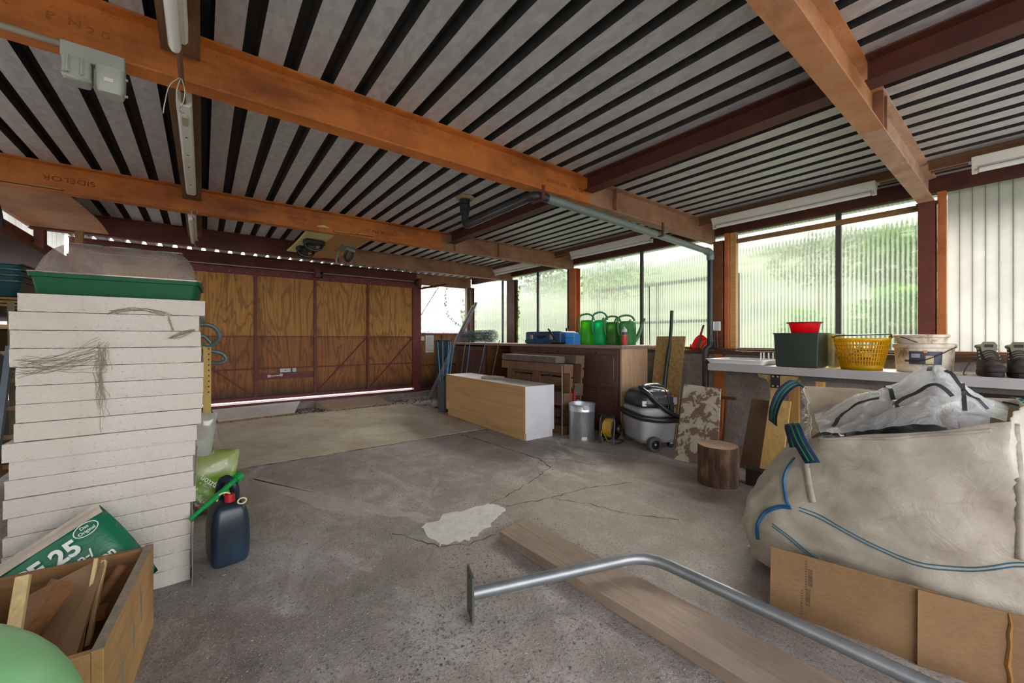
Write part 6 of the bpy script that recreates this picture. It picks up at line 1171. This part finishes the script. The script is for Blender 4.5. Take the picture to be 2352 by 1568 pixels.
t = thing('cardboard_sheet', 'overlapping brown cardboard flap at the lower right corner', 'cardboard', (1.96, .0, 0)); a0, a1, a2 = Vector((1.905, .235, 0)), Vector((1.965, .04, 0)), Vector((2.03, -.35, 0))
obj('flap', panel([a0, a1 - Vector((0, .0005, 0)), a1 + Vector((.012, 0, .252)), a0 + Vector((.012, 0, .25))]), CARD, t, smooth=False); obj('flap', panel([a1, a2, a2 + Vector((.012, 0, .25)), a1 + Vector((.012, 0, .252))]), CARD, t, smooth=False)
mb = MB(); P = [a1 + Vector((-.008 + .012 * k / 8, .0 + random.uniform(-.004, .004), .25 * k / 8)) for k in range(9)]; mb.tube(P, [.003, .006, .005, .007, .006, .005, .006, .004, .002], 5); obj('torn_fold', mb, plain('torn_fold_brown', '#8a5f28', .85), t)
# ---------------------------------------------------------------- big woven bag with its contents
def m_woven():
    t = NT('woven_white_plastic'); v = t.coords(); w1 = t.n('ShaderNodeTexWave', wave_type='BANDS', bands_direction='Z'); w1.inputs['Scale'].default_value = 60; w1.inputs['Distortion'].default_value = .6; t.l(v, w1.inputs['Vector'])
    a = t.noise(v, 2.5, 6, .7); c = t.ramp(a, [(.32, '#b9aa97'), (.5, '#d3c8b8'), (.7, '#e4ddd2')]); c = t.mix(.1, c, t.ramp(w1.outputs['Fac'], [(.2, '#a89a88'), (.8, '#efe9df')]))
    s = t.noise(t.coords((.5, .5, 1)), 7, 7, .75, .6); c = t.mix(t.ramp(s, [(.58, 0.0), (.74, .45)]), c, '#9a8468')
    t.set(col=c, rough=.55, spec=.35); t.bump(t.noise(v, 13, 7, .68, 1.8), .45, .014)
    tl = t.n('ShaderNodeBsdfTranslucent'); t.l(c, tl.inputs[0]); mx = t.n('ShaderNodeMixShader'); mx.inputs[0].default_value = .4; t.l(t.b.outputs[0], mx.inputs[1]); t.l(tl.outputs[0], mx.inputs[2]); t.l(mx.outputs[0], t.o.inputs['Surface']); return t.m
WOV = m_woven(); bag = thing('big_bag', 'big white woven builders bag filled with plastic sheeting at the right', 'big bag', (2.5, .4, 0))
def bagpt(u, v):
    """u around from front-left, v up"""
    lv = [(0, 2.14, 2.86, .02, .78), (.08, 2.03, 2.96, -.06, .87), (.3, 2.0, 2.99, -.07, .885), (.6, 2.02, 2.95, -.03, .85), (.85, 2.05, 2.93, .0, .80), (1.0, 2.06, 2.92, .02, .80)]
    for i in range(len(lv) - 1):
        if lv[i][0] <= v <= lv[i + 1][0]:
            s = (v - lv[i][0]) / (lv[i + 1][0] - lv[i][0]); x0, x1, y0, y1 = (lv[i][k] * (1 - s) + lv[i + 1][k] * s for k in (1, 2, 3, 4)); break
    cs = [(x0, y1), (x0, y0), (x1, y0), (x1, y1)]; top = [.655, .825, .82, .81]
    if v > .5: k = (v - .5) / .5; cs[0] = (x0 + .05 * k, y1 - .20 * k); cs[3] = (x1 - .0, y1 + .06 * k); cs[1] = (x0 + .02 * k, y0 + .0 * k)
    q = u * 4; i = int(q) % 4; s = q - int(q); a = Vector(cs[i]); b = Vector(cs[(i + 1) % 4]); p = a.lerp(b, s); ctr = Vector(((x0 + x1) / 2, (y0 + y1) / 2))
    z = (top[i] * (1 - s) + top[(i + 1) % 4] * s) * v
    bulge = math.sin(math.pi * s); rnd_c = .06 * (1 - v * .6) * (1 - min(1, 4 * min(s, 1 - s))) ** 2; nrm = (p - ctr).normalized(); 
    if i == 3: bulge *= 1.2
    d = .022 * bulge * math.sin(math.pi * min(1, v * 1.1)) - rnd_c + .030 * mnoise.noise((p.x * 3.2, p.y * 3.2, z * 3.2)) - .030 * (.5 - abs(mnoise.noise((p.x * 4 + z * 2.2, p.y * 4 - z * 2.5, z * 3.0 + 7)))) * (1 - v * .5) + .016 * mnoise.noise((p.x * 8, p.y * 8, z * 14)) + .006 * mnoise.noise((p.x * 22, p.y * 22, z * 30))
    p = p + nrm * d; zz = z + (.010 * mnoise.noise((p.x * 7, p.y * 7, 3.3)) * v if v > .9 else 0)
    return Vector((p.x, p.y, max(0.001, zz)))
mb = MB().grid(bagpt, 128, 44); body = obj('bag_wall', mb, WOV, bag, smooth=True, weld=True, solid=.003)
bvh = BVHTree.FromPolygons([Vector(v) for v in mb.v], mb.f)
def snap(y, z, off=.006):
    h = bvh.ray_cast(Vector((1.5, y, z)), Vector((1, 0, 0)));
    return (h[0] if h[0] else Vector((2.05, y, z))) - Vector((off, 0, 0))
def snapy(x, z, off=.006):
    h = bvh.ray_cast(Vector((x, 1.6, z)), Vector((0, -1, 0))); return (h[0] if h[0] else Vector((x, .8, z))) + Vector((0, off, 0))
STI = plain('blue_stitching', '#2f6278', .6, var=.1); EDG = plain('blue_edging_tape', '#1c557c', .5, var=.15, scale=20)
for dz in (0, .012): obj('stitched_seam', MB().tube([snap(y, z + dz, .004) for y, z in [(p.x, p.y) for p in bez([(.60, .37, 0), (.50, .355, 0), (.36, .315, 0), (.25, .30, 0), (.13, .325, 0), (.03, .375, 0), (-.02, .39, 0)], 8)]], .0022, 5), STI, bag)
for dz in (0, .012): obj('stitched_seam', MB().tube([snap(y, z + dz, .004) for y, z in [(p.x, p.y) for p in bez([(.70, .27, 0), (.62, .235, 0), (.54, .19, 0), (.47, .14, 0)], 6)]], .0022, 5), STI, bag)
obj('edge_binding', MB().tube([snap(y, z, .002) for y, z in [(p.x, p.y) for p in bez([(.66, .55, 0), (.675, .47, 0), (.655, .40, 0), (.64, .375, 0)], 6)]], .008, 6), EDG, bag); obj('edge_binding', MB().tube([snap(y, z, .002) for y, z in [(p.x, p.y) for p in bez([(.63, .372, 0), (.68, .355, 0), (.735, .31, 0), (.765, .24, 0), (.775, .17, 0)], 6)]], .010, 6), EDG, bag)
HEM = plain('hem_tape', '#a3978a', .7, var=.15, scale=30)
def hem(pts, w):
    P = [snap(p.x, p.y, .004) for p in bez([(a, b, 0) for a, b in pts], 8)]; a = MB(); n = len(P); sd = []
    for i in range(n): tv = (P[min(i + 1, n - 1)] - P[max(i - 1, 0)]).normalized(); sd.append(tv.cross(Vector((-1, 0, 0))).normalized() * w / 2)
    a.v = [tuple(p - s_) for p, s_ in zip(P, sd)] + [tuple(p + s_) for p, s_ in zip(P, sd)]; a.f = [(i, i + 1, n + i + 1, n + i) for i in range(n - 1)]; return a
obj('corner_hem', hem([(.625, .63), (.60, .56), (.575, .48), (.555, .415)], .026), HEM, bag, smooth=True, solid=.003)
obj('corner_hem', hem([(.035, .80), (.025, .66), (.02, .52), (.02, .40)], .022), HEM, bag, smooth=True, solid=.003)
obj('top_hem', hem([(.56, .665), (.45, .69), (.33, .715), (.2, .755), (.08, .79)], .012), HEM, bag, smooth=True, solid=.003)
def strap(path, w, across):
    a = MB(); P = bez(path, 7); ac = Vector(across).normalized()
    for i in range(len(P) - 1): pass
    L = [p - ac * w / 2 for p in P]; R = [p + ac * w / 2 for p in P]; a.v = [tuple(p) for p in L + R]; n = len(P); a.f = [(i, i + 1, n + i + 1, n + i) for i in range(n - 1)]
    return a, P, ac
NAVY = plain('navy_webbing', '#16294f', .7, var=.25, scale=60, bump=.5, bscale=120); GRN = plain('green_webbing', '#1f7a3d', .7, var=.2, scale=60)
for path, ac, nm in (([(2.16, .66, .60), (2.11, .665, .70), (2.06, .64, .715), (2.01, .60, .66), (1.99, .55, .585)], (.25, .75, -.30), 0), ([(2.90, .84, .80), (2.86, .885, .825), (2.80, .935, .76), (2.745, .955, .66), (2.73, .955, .585)], (.55, -.43, -.55), 1), ([(2.90, .05, .80), (2.97, .02, .82), (3.04, .0, .76)], (0, 1, .2), 2)):
    a, P, acv = strap(path, .062, ac); s = obj('lifting_strap', a, NAVY, bag, solid=.004, smooth=True)
    for o_ in (-.011, .011): b, _, _ = strap([p + acv * o_ for p in P[::3]] if len(P[::3]) > 2 else path, .007, ac); obj('green_stripe', b, GRN, s, solid=.0062, smooth=True)
fz = MB(); rnd = random.Random(9)
for k in range(160):
    p = bagpt(.76 + .24 * rnd.random(), .985); fz.tube([p, p + Vector((rnd.uniform(-.02, .02), rnd.uniform(-.005, .02), rnd.uniform(-.03, .01)))], .0012, 3)
f = obj('frayed_rim', fz, plain('white_fray', '#e6e2da', .9), bag); f['kind'] = 'stuff'
# dark sack and clear sheeting inside
def heap(c, r, seed, amp=.12):
    def g(u, v):
        w = 2 * math.pi * u; e = v * math.pi / 2; d = Vector((math.cos(w) * math.cos(e), math.sin(w) * math.cos(e), math.sin(e))); k = 1 + amp * mnoise.noise(d * 2.2 + Vector((seed, 0, 0))) + amp * .5 * mnoise.noise(d * 6 + Vector((seed, 3, 0))); return Vector(c) + Vector((d.x * r[0], d.y * r[1], d.z * r[2])) * k
    return MB().grid(g, 40, 14)
BLKF = plain('black_sack_film', '#15191a', .25, var=.2, scale=14, bump=.5, bscale=14)
o = obj('dark_sack', heap((2.30, .30, .52), (.22, .25, .25), 3), BLKF, smooth=True, weld=True); tag(o, 'shiny black plastic sack inside the big bag', 'sack')
o = obj('dark_sack', heap((2.30, .55, .50), (.17, .13, .17), 8), BLKF, smooth=True, weld=True); tag(o, 'flat black sack at the left inside the big bag', 'sack')
FILM = NT('white_film'); tl = FILM.n('ShaderNodeBsdfTranslucent'); tl.inputs[0].default_value = rgba('#f2f1f3'); tr = FILM.n('ShaderNodeBsdfTransparent'); FILM.set(col='#f4f3f5', rough=.22); FILM.bump(FILM.noise(FILM.coords(), 9, 6, .65, 1.6), .9, .03)
m1 = FILM.n('ShaderNodeMixShader'); m1.inputs[0].default_value = .5; FILM.l(FILM.b.outputs[0], m1.inputs[1]); FILM.l(tl.outputs[0], m1.inputs[2]); m2 = FILM.n('ShaderNodeMixShader'); m2.inputs[0].default_value = .22; FILM.l(m1.outputs[0], m2.inputs[1]); FILM.l(tr.outputs[0], m2.inputs[2]); FILM.l(m2.outputs[0], FILM.o.inputs['Surface']); FILM = FILM.m
def film(u, v):
    y = (.58 + .22 * v) - (.49 + .21 * v) * u; x = 2.20 + .68 * v - .03 * u * (1 - v); hump = .20 * math.exp(-((u - .72) / .24) ** 2) + .10 * math.exp(-((u - .35) / .22) ** 2); z = .655 + .10 * u + hump * (math.sin(math.pi * min(1, .04 + .80 * v)) ** .8)
    z += .035 * mnoise.noise((x * 6, y * 6, 1)) + .045 * (.4 - abs(mnoise.noise((x * 8, y * 8, 5)))) * min(1, 6 * v + .1) + .014 * abs(mnoise.noise((x * 19, y * 19, 2))); x += .03 * mnoise.noise((x * 5, y * 5, 9)); return Vector((x, y, z))
t = thing('plastic_sheeting', 'crumpled white plastic sheeting with black lines heaped on the big bag', 'sheeting', (2.6, .45, .65)); obj('film', MB().grid(film, 100, 70), FILM, t, smooth=True)
for pts in ([(.10, .15), (.2, .3), (.3, .35), (.42, .32)], [(.38, .75), (.46, .55), (.5, .35), (.52, .12)], [(.36, .72), (.48, .70), (.60, .78)], [(.74, .95), (.72, .7), (.70, .5)], [(.78, .55), (.9, .45), (.98, .42)], [(.50, .22), (.62, .25), (.72, .28), (.82, .24)], [(.86, .6), (.87, .35), (.88, .15)]):
    P = [film(p.x, p.y) + Vector((-.004, 0, .004)) for p in bez([(a, b, 0) for a, b in pts], 8)]; a, _, _ = (lambda q: (MB(), q, 0))(P); tv = [(P[min(i + 1, len(P) - 1)] - P[max(i - 1, 0)]).normalized() for i in range(len(P))]
    sd = [q.cross(Vector((-.6, 0, .8))).normalized() * .008 for q in tv]; a.v = [tuple(p - s_) for p, s_ in zip(P, sd)] + [tuple(p + s_) for p, s_ in zip(P, sd)]; n = len(P); a.f = [(i, i + 1, n + i + 1, n + i) for i in range(n - 1)]; obj('black_line', a, plain('black_tape', '#3a3a3d', .5), t, smooth=True)
def film2(u, v): x = 2.55 + .36 * v; y = .30 - .24 * u; return Vector((x, y, .74 + .05 * math.sin(u * 2.6) + .03 * v + .012 * mnoise.noise((x * 12, y * 12, 4))))
o = obj('reinforced_film', MB().grid(film2, 20, 20), plain('grid_reinforced_film', '#b9bdb6', .25, var=.12, scale=30, bump=.3), smooth=True); tag(o, 'grid reinforced clear film at the right inside the big bag', 'film')
# ---------------------------------------------------------------- dusty cobwebs on the foam stack
mb = MB(); rnd = random.Random(12)
def strand(a, b, sag, n=10, j=.004):
    P = []
    for k in range(n + 1):
        s = k / n; P.append((a[0] + (b[0] - a[0]) * s + rnd.uniform(-j, j), 2.328 + rnd.uniform(-.003, .001), a[1] + (b[1] - a[1]) * s - sag * 4 * s * (1 - s) + rnd.uniform(-j, j)))
    mb.tube(P, .0008, 3, caps=False)
for k in range(22):
    strand((-.55 + rnd.uniform(-.02, .04), .99 + rnd.gauss(0, .02)), (-.335 + rnd.gauss(0, .012), 1.03 + rnd.gauss(0, .03)), rnd.uniform(.0, .03))
for k in range(20): strand((-.325 + rnd.gauss(0, .010), 1.06 + rnd.gauss(0, .015)), (-.33 + rnd.gauss(0, .012), .97 + rnd.gauss(0, .012)), 0, 8)
for k in range(14): strand((-.335 + rnd.gauss(0, .010), .97 + rnd.gauss(0, .02)), (-.33 + rnd.gauss(0, .014), .83 + rnd.gauss(0, .03)), 0, 8)
for k in range(8): strand((-.31, 1.20 + rnd.gauss(0, .006)), (-.12 + rnd.gauss(0, .01), 1.205 + rnd.gauss(0, .006)), -.02, 12); strand((-.12, 1.19 + rnd.gauss(0, .006)), (-.105, 1.13 + rnd.gauss(0, .006)), 0, 6)
for k in range(12): strand((-.115 + rnd.gauss(0, .005), 1.10), (-.03, 1.135 + rnd.gauss(0, .004)), rnd.uniform(-.012, .015), 9, .002)
o = obj('cobweb', mb, plain('dusty_cobweb', '#8d8070', .95)); tag(o, 'dusty brown cobweb clinging to the front of the foam stack', 'cobweb', kind='stuff')
